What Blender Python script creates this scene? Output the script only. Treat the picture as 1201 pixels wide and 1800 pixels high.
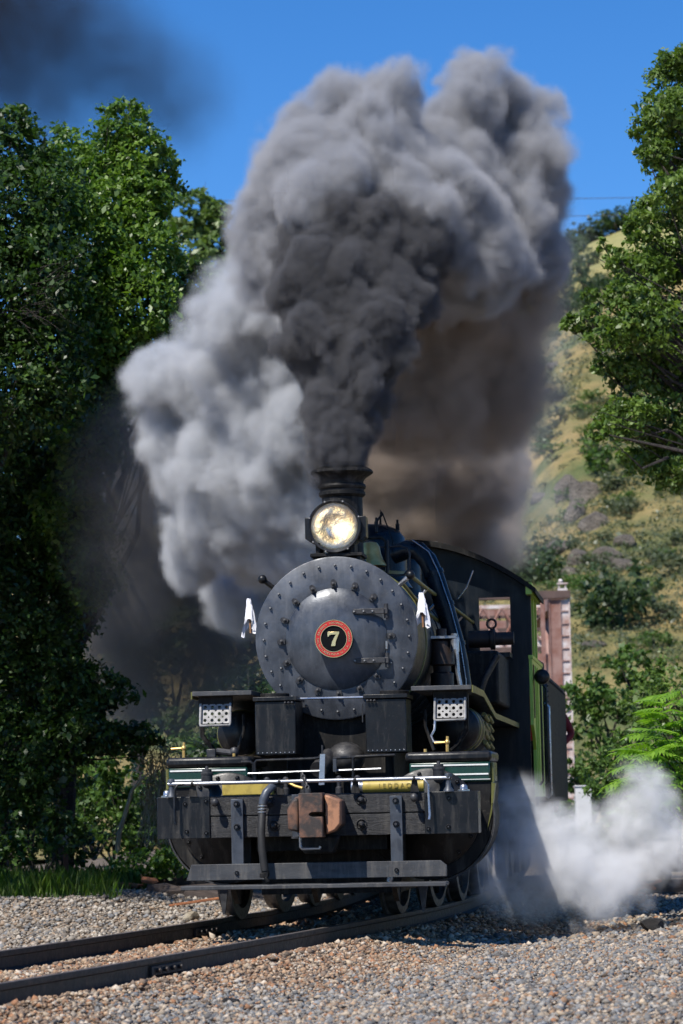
import bpy, bmesh, math, random
import numpy as np
from mathutils import Vector, Matrix
for o in list(bpy.data.objects): bpy.data.objects.remove(o)
sc = bpy.context.scene
COL = sc.collection
R_ = math.radians
# ------------------------------------------------------------------ camera
FPX, CXP, CYP, CAMH = 5070.0, 600.5, 900.0, 1.05          # focal length and centre in photo pixels (1201 x 1800), eye height
PITCH, ROLL = math.atan(503 / FPX), R_(1.2)
cam = bpy.data.cameras.new('camera'); camo = bpy.data.objects.new('camera', cam); COL.objects.link(camo); sc.camera = camo
cam.sensor_fit = 'VERTICAL'; cam.sensor_height = 36.0; cam.sensor_width = 24.0
cam.lens = FPX / 1800 * 36.0; cam.clip_start = .5; cam.clip_end = 6000
camo.matrix_world = Matrix.Translation((0, 0, CAMH)) @ Matrix.Rotation(math.pi / 2 + PITCH, 4, 'X') @ Matrix.Rotation(-ROLL, 4, 'Z')
cam.dof.use_dof = True; cam.dof.focus_distance = 25.2; cam.dof.aperture_fstop = 3.5; cam.dof.aperture_blades = 9
# ------------------------------------------------------------------ sky, sun, exposure
SUNV = Vector((-.44, -.62, 1.0)).normalized()             # towards the sun: high, behind the camera's left shoulder
elev = math.asin(SUNV.z); azim = math.atan2(SUNV.x, SUNV.y)
world = bpy.data.worlds.new('World'); sc.world = world; world.use_nodes = True
wn, wl = world.node_tree.nodes, world.node_tree.links
bg = wn['Background']; bg.inputs[1].default_value = .125
sky = wn.new('ShaderNodeTexSky'); sky.sky_type = 'NISHITA'; sky.sun_disc = False
sky.sun_elevation = elev; sky.sun_rotation = azim % (2 * math.pi)
sky.altitude = 900; sky.air_density = 1.0; sky.dust_density = 0.0; sky.ozone_density = 4.0
tc = wn.new('ShaderNodeTexCoord'); mp = wn.new('ShaderNodeMapping'); mp.inputs['Scale'].default_value = (1, 1, 1.2); mp.inputs['Location'].default_value=(0,0,.02)
wl.new(tc.outputs['Generated'], mp.inputs[0]); wl.new(mp.outputs[0], sky.inputs[0])
hs = wn.new('ShaderNodeHueSaturation'); hs.inputs['Saturation'].default_value = 1.3; hs.inputs['Value'].default_value = 1.0; hs.inputs['Hue'].default_value = .506
wl.new(sky.outputs[0], hs.inputs['Color']); wl.new(hs.outputs[0], bg.inputs[0])
sun = bpy.data.lights.new('sun', 'SUN'); sun.energy = 5.0; sun.angle = R_(.53); sun.color = (1, .95, .87)
suno = bpy.data.objects.new('sun', sun); COL.objects.link(suno); suno.rotation_euler = SUNV.to_track_quat('Z', 'Y').to_euler()
vs = sc.view_settings; vs.view_transform = 'Standard'; vs.look = 'None'; vs.exposure = 0.5; vs.gamma = 1.0; vs.use_curve_mapping = False
cy = sc.cycles
cy.use_denoising = True; cy.use_adaptive_sampling = True; cy.adaptive_threshold = .02
cy.max_bounces = 7; cy.diffuse_bounces = 2; cy.glossy_bounces = 3; cy.transmission_bounces = 5; cy.transparent_max_bounces = 10
cy.volume_bounces = 2; cy.volume_step_rate = 1.6; cy.volume_max_steps = 512
cy.sample_clamp_indirect = 6; cy.caustics_reflective = False; cy.caustics_refractive = False
# ------------------------------------------------------------------ helpers
rng = np.random.default_rng(7); random.seed(7)
def ray(px, py):
    a, b = px - CXP, CYP - py
    c, s = math.cos(ROLL), math.sin(ROLL); a, b = a * c + b * s, -a * s + b * c
    cp, sp = math.cos(PITCH), math.sin(PITCH)
    return np.array([a / FPX, cp - b / FPX * sp, sp + b / FPX * cp])
def at(px, py, Y):
    r = ray(px, py); return Vector((0, 0, CAMH)) + Vector(r * (Y / r[1]))
def mpp(Y): return Y / FPX                                   # metres covered by a photo pixel at distance Y
def setp(o, label=None, cat=None, group=None, kind=None):
    if label: o['label'] = label
    if cat: o['category'] = cat
    if group: o['group'] = group
    if kind: o['kind'] = kind
    return o
def empty(name, loc=(0, 0, 0), rz=0, label=None, cat=None, group=None):
    o = bpy.data.objects.new(name, None); COL.objects.link(o); o.location = loc; o.rotation_euler = (0, 0, rz); o.empty_display_size = .2
    return setp(o, label, cat, group)
def link(name, me, mat=None, parent=None, loc=None, rot=None):
    o = bpy.data.objects.new(name, me); COL.objects.link(o)
    if mat and not me.materials: me.materials.append(mat)
    if parent: o.parent = parent
    if loc is not None: o.location = loc
    if rot is not None: o.rotation_euler = rot
    return o
class MB:
    def __init__(s): s.v = []; s.f = []
    def add(s, v, f):
        n = len(s.v); s.v += [tuple(p) for p in v]; s.f += [tuple(i + n for i in q) for q in f]; return s
    def box(s, x0, x1, y0, y1, z0, z1):
        return s.add([(x0,y0,z0),(x1,y0,z0),(x1,y1,z0),(x0,y1,z0),(x0,y0,z1),(x1,y0,z1),(x1,y1,z1),(x0,y1,z1)],
                     [(3,2,1,0),(4,5,6,7),(0,1,5,4),(1,2,6,5),(2,3,7,6),(3,0,4,7)])
    def prism(s, poly, h0, h1, plane='xz'):
        n = len(poly)
        area = sum(poly[i][0] * poly[(i+1) % n][1] - poly[(i+1) % n][0] * poly[i][1] for i in range(n))
        if area < 0: poly = poly[::-1]
        m = {'xz': lambda a, b, h: (a, h, b), 'xy': lambda a, b, h: (a, b, h), 'yz': lambda a, b, h: (h, a, b)}[plane]
        v = [m(a, b, h0) for a, b in poly] + [m(a, b, h1) for a, b in poly]
        flip = (plane == 'xz') == (h1 > h0)
        f = [tuple(range(n)), tuple(range(2*n-1, n-1, -1))] + [(i, i+n, (i+1) % n + n, (i+1) % n) for i in range(n)]
        if not flip: f = [q[::-1] for q in f]
        return s.add(v, f)
    def tube(s, pts, r, n=8, caps=True):
        pts = [Vector(p) for p in pts]; rs = r if isinstance(r, (list, tuple)) else [r] * len(pts)
        t0 = (pts[1] - pts[0]).normalized(); u = t0.orthogonal().normalized(); v = []; f = []
        for i, p in enumerate(pts):
            if i == 0: t = t0
            elif i == len(pts) - 1: t = (pts[i] - pts[i-1]).normalized()
            else: t = ((pts[i+1] - p).normalized() + (p - pts[i-1]).normalized()).normalized()
            u = (u - t * u.dot(t)).normalized(); w = t.cross(u)
            for k in range(n):
                a = 2 * math.pi * k / n; v.append(p + (u * math.cos(a) + w * math.sin(a)) * rs[i])
        for i in range(len(pts) - 1):
            for k in range(n):
                k2 = (k + 1) % n; f.append((i*n+k, i*n+k2, (i+1)*n+k2, (i+1)*n+k))
        if caps: f.append(tuple(range(n-1, -1, -1))); f.append(tuple((len(pts)-1)*n + k for k in range(n)))
        return s.add(v, f)
    def cyl(s, p0, p1, r, r1=None, n=16): return s.tube([p0, p1], [r, r if r1 is None else r1], n)
    def lathe(s, prof, o=(0, 0, 0), axis='Z', n=32, caps=False):
        v = []; f = []
        for r, h in prof:
            for k in range(n):
                a = 2 * math.pi * k / n; c, q = r * math.cos(a), r * math.sin(a)
                p = {'Z': (c, q, h), 'Y': (c, h, q), 'X': (h, c, q)}[axis]; v.append((p[0]+o[0], p[1]+o[1], p[2]+o[2]))
        m = len(prof)
        for i in range(m - 1):
            for k in range(n):
                k2 = (k + 1) % n; q = (i*n+k, i*n+k2, (i+1)*n+k2, (i+1)*n+k); f.append(q if axis != 'Y' else q[::-1])
        for i in (0, m - 1):
            if caps and prof[i][0] > 1e-4:
                q = tuple(i*n + k for k in range(n)); f.append(q)
        return s.add(v, f)
    def ball(s, c, r, n=12, sq=(1, 1, 1)):
        m = n // 2; v = []; f = []
        for i in range(m + 1):
            th = math.pi * i / m
            for k in range(n):
                a = 2 * math.pi * k / n
                v.append((c[0] + r*sq[0]*math.sin(th)*math.cos(a), c[1] + r*sq[1]*math.sin(th)*math.sin(a), c[2] + r*sq[2]*math.cos(th)))
        for i in range(m):
            for k in range(n):
                k2 = (k+1) % n; f.append((i*n+k, (i+1)*n+k, (i+1)*n+k2, i*n+k2))
        return s.add(v, f)
    def mesh(s, name, ang=35):
        me = bpy.data.meshes.new(name); me.from_pydata(s.v, [], s.f)
        bm = bmesh.new(); bm.from_mesh(me); bmesh.ops.remove_doubles(bm, verts=bm.verts, dist=1e-5)
        bmesh.ops.recalc_face_normals(bm, faces=bm.faces); bm.to_mesh(me); bm.free()
        if ang:
            me.shade_smooth(); me.set_sharp_from_angle(angle=R_(ang))
        return me
    def build(s, name, mat, parent=None, bevel=0, ang=35, loc=None):
        o = link(name, s.mesh(name, ang), mat, parent, loc)
        if bevel:
            b = o.modifiers.new('bevel', 'BEVEL'); b.width = bevel; b.segments = 2; b.limit_method = 'ANGLE'; b.angle_limit = R_(40)
        return o
def np_mesh(name, V, F, attrs=None, smooth=False):
    """V (n,3), F (m,k) arrays -> mesh; attrs: {name: per-vertex float array or (n,4) colour}"""
    me = bpy.data.meshes.new(name); V = np.asarray(V, np.float32); F = np.asarray(F, np.int32); k = F.shape[1]
    me.vertices.add(len(V)); me.vertices.foreach_set('co', V.ravel())
    me.loops.add(F.size); me.loops.foreach_set('vertex_index', F.ravel())
    me.polygons.add(len(F)); me.polygons.foreach_set('loop_start', np.arange(0, F.size, k, dtype=np.int32))
    for n_, a in (attrs or {}).items():
        a = np.asarray(a, np.float32)
        if a.ndim == 1: me.attributes.new(n_, 'FLOAT', 'POINT').data.foreach_set('value', a)
        else: me.attributes.new(n_, 'FLOAT_COLOR', 'POINT').data.foreach_set('color', a.ravel())
    me.update(calc_edges=True)
    if smooth: me.shade_smooth()
    return me
def vnoise(x, y, seed=0):
    """smooth value noise on arrays"""
    xi, yi = np.floor(x).astype(np.int64), np.floor(y).astype(np.int64); xf, yf = x - xi, y - yi
    def hsh(a, b):
        n = (a * 374761393 + b * 668265263 + seed * 974634777) & 0x7fffffff
        n = ((n ^ (n >> 13)) * 1274126177) & 0x7fffffff
        return ((n ^ (n >> 16)) & 0xffff) / 65535.0
    u, v = xf*xf*(3-2*xf), yf*yf*(3-2*yf)
    return (hsh(xi,yi)*(1-u)+hsh(xi+1,yi)*u)*(1-v) + (hsh(xi,yi+1)*(1-u)+hsh(xi+1,yi+1)*u)*v
def fbm(x, y, seed=0, oct=4):
    t = 0; a = .5
    for i in range(oct): t = t + a * vnoise(x, y, seed + i); x, y, a = x*2.03+7.1, y*2.03+3.7, a*.5
    return t / (1 - .5**oct)
# ------------------------------------------------------------------ materials
def mat(name):
    m = bpy.data.materials.new(name); m.use_nodes = True; return m, m.node_tree.nodes, m.node_tree.links
def ramp(N, L, fac, cols):
    r = N.new('ShaderNodeValToRGB'); e = r.color_ramp.elements
    while len(e) < len(cols): e.new(.5)
    for i, (p, c) in enumerate(cols): e[i].position = p; e[i].color = (*c, 1)
    L.new(fac, r.inputs[0]); return r.outputs[0]
def noise(N, L, scale, detail=4, rough=.55, coord='Object', stretch=None, dist=0):
    t = N.new('ShaderNodeTexCoord'); n = N.new('ShaderNodeTexNoise'); n.inputs['Scale'].default_value = scale
    n.inputs['Detail'].default_value = detail; n.inputs['Roughness'].default_value = rough; n.inputs['Distortion'].default_value = dist
    s = t.outputs[coord]
    if stretch:
        mp_ = N.new('ShaderNodeMapping'); mp_.inputs['Scale'].default_value = stretch; L.new(s, mp_.inputs[0]); s = mp_.outputs[0]
    L.new(s, n.inputs['Vector']); return n.outputs[0]
def bump(N, L, h, b, strength=.2, dist=.01):
    u = N.new('ShaderNodeBump'); u.inputs['Strength'].default_value = strength; u.inputs['Distance'].default_value = dist
    L.new(h, u.inputs['Height']); L.new(u.outputs[0], b.inputs['Normal'])
def paint(name, c0, c1, rough=(.35, .6), metal=0, scale=6, bs=.15, bd=.004, stretch=None, lo=.35, hi=.7, spec=.5, detail=6, dust=0, dustcol=(.16,.145,.125), dsc=1.0):
    """worn surface: two tones mixed by noise, uneven gloss, fine relief"""
    m, N, L = mat(name); b = N['Principled BSDF']
    n = noise(N, L, scale, detail, .62, stretch=stretch, dist=.3)
    base = ramp(N, L, n, [(lo, c0), (hi, c1)])
    if dust:                                                   # dried streaks, soot and road dust with a shape of their own
        k1 = noise(N, L, 9 * dsc, 7, .7, stretch=(1.6, 1.6, .22)); k2 = noise(N, L, 26 * dsc, 4, .7)
        k1 = ramp(N, L, k1, [(.50, (0, 0, 0)), (.74, (dust,)*3)]); k2 = ramp(N, L, k2, [(.60, (0, 0, 0)), (.78, (dust*.8,)*3)])
        ad = N.new('ShaderNodeMix'); ad.data_type = 'RGBA'; ad.blend_type = 'ADD'; ad.inputs[0].default_value = 1; L.new(k1, ad.inputs[6]); L.new(k2, ad.inputs[7])
        dm_ = N.new('ShaderNodeMix'); dm_.data_type = 'RGBA'; L.new(ad.outputs[2], dm_.inputs[0]); L.new(base, dm_.inputs[6]); dm_.inputs[7].default_value = (*dustcol, 1); base = dm_.outputs[2]
    L.new(base, b.inputs['Base Color'])
    n2 = noise(N, L, scale * 3.1, 5, .6, stretch=stretch)
    mr = N.new('ShaderNodeMapRange'); mr.inputs[1].default_value = .3; mr.inputs[2].default_value = .7; mr.inputs[3].default_value = rough[0]; mr.inputs[4].default_value = rough[1]
    L.new(n2, mr.inputs[0]); L.new(mr.outputs[0], b.inputs['Roughness'])
    b.inputs['Metallic'].default_value = metal; b.inputs['Specular IOR Level'].default_value = spec
    n3 = noise(N, L, scale * 12, 4, .6, stretch=stretch); bump(N, L, n3, b, bs, bd)
    return m
M = {}
M['black'] = paint('black_paint', (.0035,.004,.005), (.009,.0095,.011), (.28,.5), scale=5, spec=.3, dust=.28)
M['black_flat'] = paint('black_flat_paint', (.004,.004,.0045), (.012,.0115,.011), (.5,.75), scale=7, spec=.2, dust=.3)
M['graphite'] = paint('graphite_paint', (.012,.0145,.020), (.066,.075,.092), (.34,.58), metal=.2, scale=3.6, bs=.3, bd=.003, lo=.28, hi=.66, detail=9, dust=.35, dustcol=(.15,.155,.165))
M['door'] = paint('graphite_door', (.014,.0165,.022), (.072,.082,.100), (.30,.50), metal=.3, scale=3.0, bs=.3, bd=.003, lo=.28, hi=.68, detail=9, dust=.3, dustcol=(.16,.165,.175))
M['iron'] = paint('worn_iron', (.018,.018,.021), (.075,.072,.07), (.4,.65), metal=.3, scale=14, lo=.4, hi=.8)
M['greyboard'] = paint('grey_foot_board', (.020,.021,.024), (.050,.052,.056), (.5,.75), scale=8, bs=.35, bd=.004, stretch=(.3,1,1), dust=.5)
M['beamwood'] = paint('black_painted_oak', (.010,.0105,.012), (.034,.034,.037), (.5,.75), scale=5, bs=.9, bd=.012, stretch=(.35,3,5), dust=.35)
M['steel'] = paint('bright_steel', (.28,.29,.31), (.5,.51,.53), (.22,.42), metal=.85, scale=9, stretch=(.3,1,1))
M['rust'] = paint('rusty_coupler', (.028,.021,.018), (.22,.10,.055), (.55,.8), scale=9, bs=.5, bd=.008, lo=.42, hi=.72)
M['rustplate'] = paint('rust_flaked_paint', (.05,.03,.022), (.34,.16,.085), (.55,.8), scale=7, bs=.4, bd=.006, lo=.30, hi=.5)
M['rubber'] = paint('rubber_hose', (.006,.006,.006), (.016,.015,.0145), (.55,.75), scale=20)
M['green'] = paint('dark_green_enamel', (.003,.024,.015), (.005,.034,.022), (.2,.35), scale=3, bs=.05)
M['white'] = paint('white_lining', (.62,.62,.58), (.78,.77,.73), (.3,.5), scale=20)
M['yellow'] = paint('yellow_worn_paint', (.20,.145,.03), (.40,.30,.055), (.4,.65), scale=9, lo=.3, hi=.55)
M['lime'] = paint('lime_green_paint', (.30,.47,.05), (.40,.60,.085), (.25,.45), scale=3, bs=.06, dust=.15, dustcol=(.12,.12,.06))
M['olive'] = paint('olive_trim', (.08,.08,.016), (.15,.145,.035), (.3,.5), scale=8)
M['navy'] = paint('blue_black_lacquer', (.003,.0055,.009), (.006,.010,.016), (.22,.42), scale=3, bs=.04, spec=.22, dust=.16)
M['brass'] = paint('brass', (.50,.31,.09), (.68,.46,.16), (.3,.5), metal=.6, scale=12)
M['copper'] = paint('brown_pump_iron', (.014,.009,.007), (.04,.024,.018), (.45,.7), scale=9)
M['red'] = paint('red_enamel', (.40,.014,.010), (.50,.022,.014), (.25,.4), scale=8, bs=.03)
M['gold'] = paint('gilt', (.70,.50,.22), (.85,.66,.34), (.22,.4), metal=.9, scale=20, bs=.03)
M['plateblack'] = paint('gloss_black', (.003,.003,.0035), (.005,.005,.0055), (.45,.55), scale=4, bs=.02, spec=.1)
M['cloth'] = paint('white_cloth', (.70,.70,.74), (.82,.82,.84), (.8,.95), scale=30, bs=.4, bd=.003)
M['wood'] = paint('staff_wood', (.18,.09,.04), (.30,.16,.08), (.5,.7), scale=20)
M['roofgrey'] = paint('weathered_hatch', (.045,.040,.036), (.09,.08,.072), (.55,.8), scale=6)
M['cabfront'] = paint('cab_front_paint', (.0025,.005,.008), (.005,.009,.014), (.3,.5), scale=2.5, bs=.08, spec=.25, dust=.1)
M['rail'] = paint('rail_steel', (.010,.0075,.0065), (.030,.021,.017), (.5,.75), scale=9, bs=.4, bd=.004, dust=.4, dustcol=(.12,.065,.04))
M['tie'] = paint('weathered_sleeper', (.16,.135,.115), (.30,.26,.23), (.7,.9), scale=5, bs=.9, bd=.015, stretch=(.5,4,4))
M['bridge'] = paint('peeling_rust_paint', (.19,.08,.055), (.33,.22,.19), (.6,.85), scale=1.6, bs=.4, bd=.02, lo=.40, hi=.72, detail=9, dust=.4, dustcol=(.45,.40,.37), dsc=.2)
M['bridgegrey'] = paint('flaking_grey_paint', (.30,.17,.13), (.58,.53,.51), (.6,.85), scale=2.6, bs=.4, bd=.02, lo=.35, hi=.6, detail=9)
M['bridgedark'] = paint('dark_rust_strut', (.05,.03,.026), (.12,.075,.06), (.6,.85), scale=2)
M['concrete'] = paint('pale_concrete', (.34,.33,.31), (.46,.45,.43), (.75,.9), scale=3, bs=.4)
M['cabinet'] = paint('pale_grey_cabinet', (.46,.46,.45), (.55,.55,.54), (.4,.6), scale=3, bs=.05)
M['timber'] = paint('old_dark_timber', (.030,.022,.018), (.085,.062,.05), (.7,.9), scale=4, bs=.9, bd=.02, stretch=(.4,3,3))
M['redwood'] = paint('split_orange_wood', (.17,.055,.022), (.42,.17,.07), (.7,.9), scale=6, bs=.9, bd=.02, stretch=(.4,3,3))
M['palewood'] = paint('pale_block', (.28,.25,.16), (.42,.38,.26), (.7,.9), scale=5, bs=.6, bd=.01)
M['stonebig'] = paint('tan_stone', (.24,.20,.14), (.40,.35,.26), (.75,.95), scale=7, bs=.9, bd=.02)
M['char'] = paint('charred_wood', (.010,.009,.008), (.035,.03,.026), (.5,.8), scale=6, bs=1, bd=.03, stretch=(1,4,4))
M['rock'] = paint('hill_rock', (.10,.085,.068), (.27,.23,.185), (.8,.95), scale=.7, bs=1, bd=.6, lo=.35, hi=.65, detail=9)
M['bark'] = paint('oak_bark', (.022,.018,.015), (.075,.06,.05), (.8,.95), scale=5, bs=1, bd=.03, stretch=(3,3,.6))
M['palebark'] = paint('dead_branch', (.13,.105,.075), (.28,.235,.17), (.8,.95), scale=6, bs=.8, bd=.01)
M['postred'] = paint('rusty_post', (.10,.035,.03), (.18,.07,.05), (.6,.8), scale=9)
M['postgrey'] = paint('grey_post_top', (.26,.27,.29), (.38,.39,.41), (.5,.7), scale=9)
M['jacket'] = paint('dark_red_cloth', (.17,.010,.012), (.24,.018,.018), (.8,.95), scale=30)
M['denim'] = paint('dark_work_cloth', (.03,.034,.042), (.05,.055,.065), (.8,.95), scale=30)
M['skin'] = paint('skin', (.45,.27,.19), (.52,.32,.23), (.45,.6), scale=20)
M['wire'] = paint('power_wire', (.05,.05,.055), (.08,.08,.085), (.5,.6), scale=1)
def leafmat(name, dark, mid, light, trans=.3, rough=.42):
    m, N, L = mat(name); out = N['Material Output']; b = N['Principled BSDF']
    a = N.new('ShaderNodeAttribute'); a.attribute_name = 'v'
    c = ramp(N, L, a.outputs['Fac'], [(0, dark), (.5, mid), (1, light)])
    L.new(c, b.inputs['Base Color']); b.inputs['Roughness'].default_value = rough; b.inputs['Specular IOR Level'].default_value = .4
    t = N.new('ShaderNodeBsdfTranslucent'); mx = N.new('ShaderNodeMixShader'); mx.inputs[0].default_value = trans
    g = N.new('ShaderNodeMix'); g.data_type = 'RGBA'; g.blend_type = 'MULTIPLY'; g.inputs[0].default_value = 1; L.new(c, g.inputs[6]); g.inputs[7].default_value = (1.5, 1.7, .7, 1)
    L.new(g.outputs[2], t.inputs[0]); L.new(b.outputs[0], mx.inputs[1]); L.new(t.outputs[0], mx.inputs[2]); L.new(mx.outputs[0], out.inputs[0])
    return m
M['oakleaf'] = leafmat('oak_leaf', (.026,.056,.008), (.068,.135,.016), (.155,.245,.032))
M['oakleaf_shade'] = leafmat('shade_oak_leaf', (.012,.028,.006), (.028,.062,.011), (.065,.12,.02))  # darker oak leaf: shade and vignette darkening put into the colour
M['liveoak'] = leafmat('live_oak_leaf', (.034,.062,.010), (.082,.14,.022), (.17,.24,.052))
M['bushleaf'] = leafmat('bush_leaf', (.028,.058,.010), (.062,.12,.022), (.12,.19,.04))
M['paleleaf'] = leafmat('pale_leaf', (.055,.095,.028), (.10,.155,.045), (.16,.22,.07))
M['sumac'] = leafmat('compound_leaf', (.075,.165,.016), (.13,.25,.026), (.20,.34,.045), trans=.4, rough=.35)
M['farleaf'] = leafmat('far_oak_leaf', (.020,.040,.016), (.038,.070,.026), (.070,.105,.042))
M['sage'] = leafmat('sage_leaf', (.045,.065,.035), (.085,.105,.058), (.13,.15,.085))
M['grassblade'] = leafmat('grass_blade', (.04,.085,.012), (.085,.17,.025), (.20,.26,.07), trans=.4)
M['drytwig'] = leafmat('dry_vine', (.12,.09,.04), (.20,.16,.08), (.26,.22,.11), trans=.1)
M['wheelrim'] = paint('wheel_tread', (.05,.045,.042), (.14,.13,.12), (.35,.6), metal=.4, scale=12)
M['stepmetal'] = paint('bare_step_plate', (.16,.155,.15), (.34,.33,.32), (.4,.7), metal=.3, scale=14)
M['railtop'] = paint('worn_railhead', (.10,.085,.075), (.22,.19,.17), (.35,.55), metal=.5, scale=12)
M['yellow_mark'] = paint('faded_stencil', (.12,.09,.02), (.22,.165,.035), (.5,.7), scale=30)
M['deadwood'] = paint('sunbleached_branch', (.20,.16,.10), (.38,.31,.20), (.8,.95), scale=6, bs=.8, bd=.01)
# ================================================================== setting: ground, hill, track
# centre line of the track: a curve that comes off the bridge, under the engine and out of frame on the left
TRK = [(-8.4,-1.5),(-5.6,8.2),(-4.1,13.2),(-2.78,17.57),(-1.92,20.5),(-1.05,23.6),(-.27,26.6),(.2,28.6),(.62,31.2),(1.12,36),(1.66,42),(2.6,55),(3.35,70),(3.55,80),(3.6,100),(3.6,135)]
def catmull(P, n=12):
    P = [Vector((p[0], p[1], 0)) for p in P]; out = []
    for i in range(len(P) - 1):
        a, b, c, d = P[max(i-1, 0)], P[i], P[i+1], P[min(i+2, len(P)-1)]
        for k in range(n):
            t = k / n; out.append(.5 * ((2*b) + (c-a)*t + (2*a-5*b+4*c-d)*t*t + (3*b-a-3*c+d)*t**3))
    out.append(P[-1]); return out
CL = catmull(TRK); CLA = np.array([(p.x, p.y) for p in CL])
def track_off(x, y):
    """signed sideways distance from the track's centre line (right positive), arrays"""
    xc = np.interp(y, CLA[:, 1], CLA[:, 0]); sl = np.gradient(CLA[:, 0], CLA[:, 1]); s = np.interp(y, CLA[:, 1], sl)
    return (x - xc) / np.sqrt(1 + s * s)
def gh(x, y):
    """ground height, arrays"""
    o = track_off(x, y); ao = np.abs(o)
    bed = -.165 - .10 * np.clip((ao - 1.25) / .8, 0, 1)                       # ballast shoulder
    z = bed + .05 * (fbm(x * .7, y * .7, 3) - .5) + .03 * (fbm(x * 3, y * 3, 5) - .5)
    z = z + .10 * np.clip((o - 1.6) / 2.2, 0, 1) * np.clip((34 - y) / 6, 0, 1)   # gravel lot a little higher on the right
    z = z + .22 * np.clip((-o - 2.2) / 1.6, 0, 1) * np.clip((y - 30) / 3, 0, 1)   # bank on the left
    z = z - np.clip((ao - 4) / 10, 0, 1) * np.clip((y - 45) / 20, 0, 1) * .8
    return z
def grid(xs, ys, hf):
    X, Y = np.meshgrid(xs, ys); Z = hf(X, Y); n, m = len(ys), len(xs)
    V = np.stack([X, Y, Z], -1).reshape(-1, 3); i = np.arange(n*m).reshape(n, m)
    F = np.stack([i[:-1,:-1], i[:-1,1:], i[1:,1:], i[1:,:-1]], -1).reshape(-1, 4); return V, F
def spaced(a, b, s0, lo, hi, g=1.25):
    c = list(np.arange(a, b, s0)); s = s0; l = [a]
    while l[-1] > lo: s *= g; l.append(l[-1] - s)
    s = s0; r = [b]
    while r[-1] < hi: s *= g; r.append(r[-1] + s)
    return np.array(sorted(l[1:]) + c + r)
xs = spaced(-6, 8, .08, -1500, 1500); ys = spaced(13, 42, .12, -200, 3000)
V, F = grid(xs, ys, lambda x, y: gh(x, y) - np.clip(np.hypot(x, y - 30) - 90, 0, 1e9) * .01)
me = np_mesh('ground', V, F, smooth=True)
m, N, L = mat('gravel_ground'); b = N['Principled BSDF']; t = N.new('ShaderNodeTexCoord')
vo = N.new('ShaderNodeTexVoronoi'); vo.inputs['Scale'].default_value = 26; L.new(t.outputs['Object'], vo.inputs['Vector'])
hsv = N.new('ShaderNodeSeparateColor'); L.new(vo.outputs['Color'], hsv.inputs[0])
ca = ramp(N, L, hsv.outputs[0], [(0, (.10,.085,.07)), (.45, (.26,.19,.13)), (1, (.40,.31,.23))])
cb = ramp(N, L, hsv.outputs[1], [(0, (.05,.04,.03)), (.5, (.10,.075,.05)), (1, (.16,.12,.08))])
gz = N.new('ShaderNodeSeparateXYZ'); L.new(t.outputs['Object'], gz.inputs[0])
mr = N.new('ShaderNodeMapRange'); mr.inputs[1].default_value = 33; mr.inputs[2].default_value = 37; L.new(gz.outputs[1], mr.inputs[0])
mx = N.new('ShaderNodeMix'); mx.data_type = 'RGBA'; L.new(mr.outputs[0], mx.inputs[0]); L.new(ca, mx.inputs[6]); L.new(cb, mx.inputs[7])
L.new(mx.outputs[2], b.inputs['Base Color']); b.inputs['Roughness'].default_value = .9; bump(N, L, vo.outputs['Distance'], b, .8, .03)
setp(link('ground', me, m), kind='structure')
# ---- the hill: a steep canyon side rising on the right, its ridge falling away to the left
SIL = np.array([(-2500,1150),(-600,1060),(0,980),(300,900),(450,830),(600,760),(780,670),(900,560),(950,505),(1000,452),(1060,418),(1140,388),(1201,366),(1400,320),(2000,280),(4000,260)], float)
DR, D0 = 430.0, 96.0
def hill_h(x, y):
    d = np.maximum(y, 1.0); u = x / d; px = CXP + u * FPX
    s = np.interp(px, SIL[:, 0], SIL[:, 1]); zr = CAMH + (1395 - s) / FPX * DR
    t = np.clip((d - D0) / (DR - D0), 0, None)
    z = np.where(t < 1, zr * np.power(np.clip(t, 1e-6, 1), .86), zr * np.clip(1 - (t - 1) * .35 - (t-1)**2*.2, -1, 1))
    k = np.clip(t * 6, 0, 1)
    z = z + k * (5.5 * (fbm(x * .035, y * .022, 11) - .5) + 2.4 * (fbm(x * .12, y * .09, 21) - .5) + .9 * (fbm(x * .5, y * .4, 31) - .5)) * np.clip(1.35 - t, .25, 1)
    return z - .6 * (t <= 0)
us = np.concatenate([np.linspace(-.6, -.13, 50), np.linspace(-.13, .15, 330)[1:], np.linspace(.15, .7, 60)[1:]])
ds = np.concatenate([np.geomspace(88, 440, 330), np.geomspace(440, 1400, 24)[1:]])
U, D = np.meshgrid(us, ds); X = U * D; Z = hill_h(X, D); n_, m_ = U.shape
i = np.arange(n_ * m_).reshape(n_, m_)
me = np_mesh('hill', np.stack([X, D, Z], -1).reshape(-1, 3), np.stack([i[:-1,:-1], i[:-1,1:], i[1:,1:], i[1:,:-1]], -1).reshape(-1, 4), smooth=True)
m, N, L = mat('dry_grass_hill'); b = N['Principled BSDF']
n1 = noise(N, L, .055, 9, .68); n2 = noise(N, L, .22, 8, .7, dist=.5); n3 = noise(N, L, 1.1, 5, .65)
c1 = ramp(N, L, n2, [(.32, (.085,.085,.038)), (.44, (.20,.155,.066)), (.60, (.30,.22,.095)), (.76, (.16,.125,.078))])
c2 = ramp(N, L, n3, [(.3, (.055,.075,.030)), (.7, (.13,.14,.055))])
pm = ramp(N, L, n1, [(.45, (0,0,0)), (.57, (1,1,1))])
mx = N.new('ShaderNodeMix'); mx.data_type = 'RGBA'; L.new(pm, mx.inputs[0]); L.new(c1, mx.inputs[6]); L.new(c2, mx.inputs[7])
t = N.new('ShaderNodeTexCoord'); sx = N.new('ShaderNodeSeparateXYZ'); L.new(t.outputs['Object'], sx.inputs[0])
mr = N.new('ShaderNodeMapRange'); mr.inputs[1].default_value = 270; mr.inputs[2].default_value = 330; L.new(sx.outputs[1], mr.inputs[0])
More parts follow.
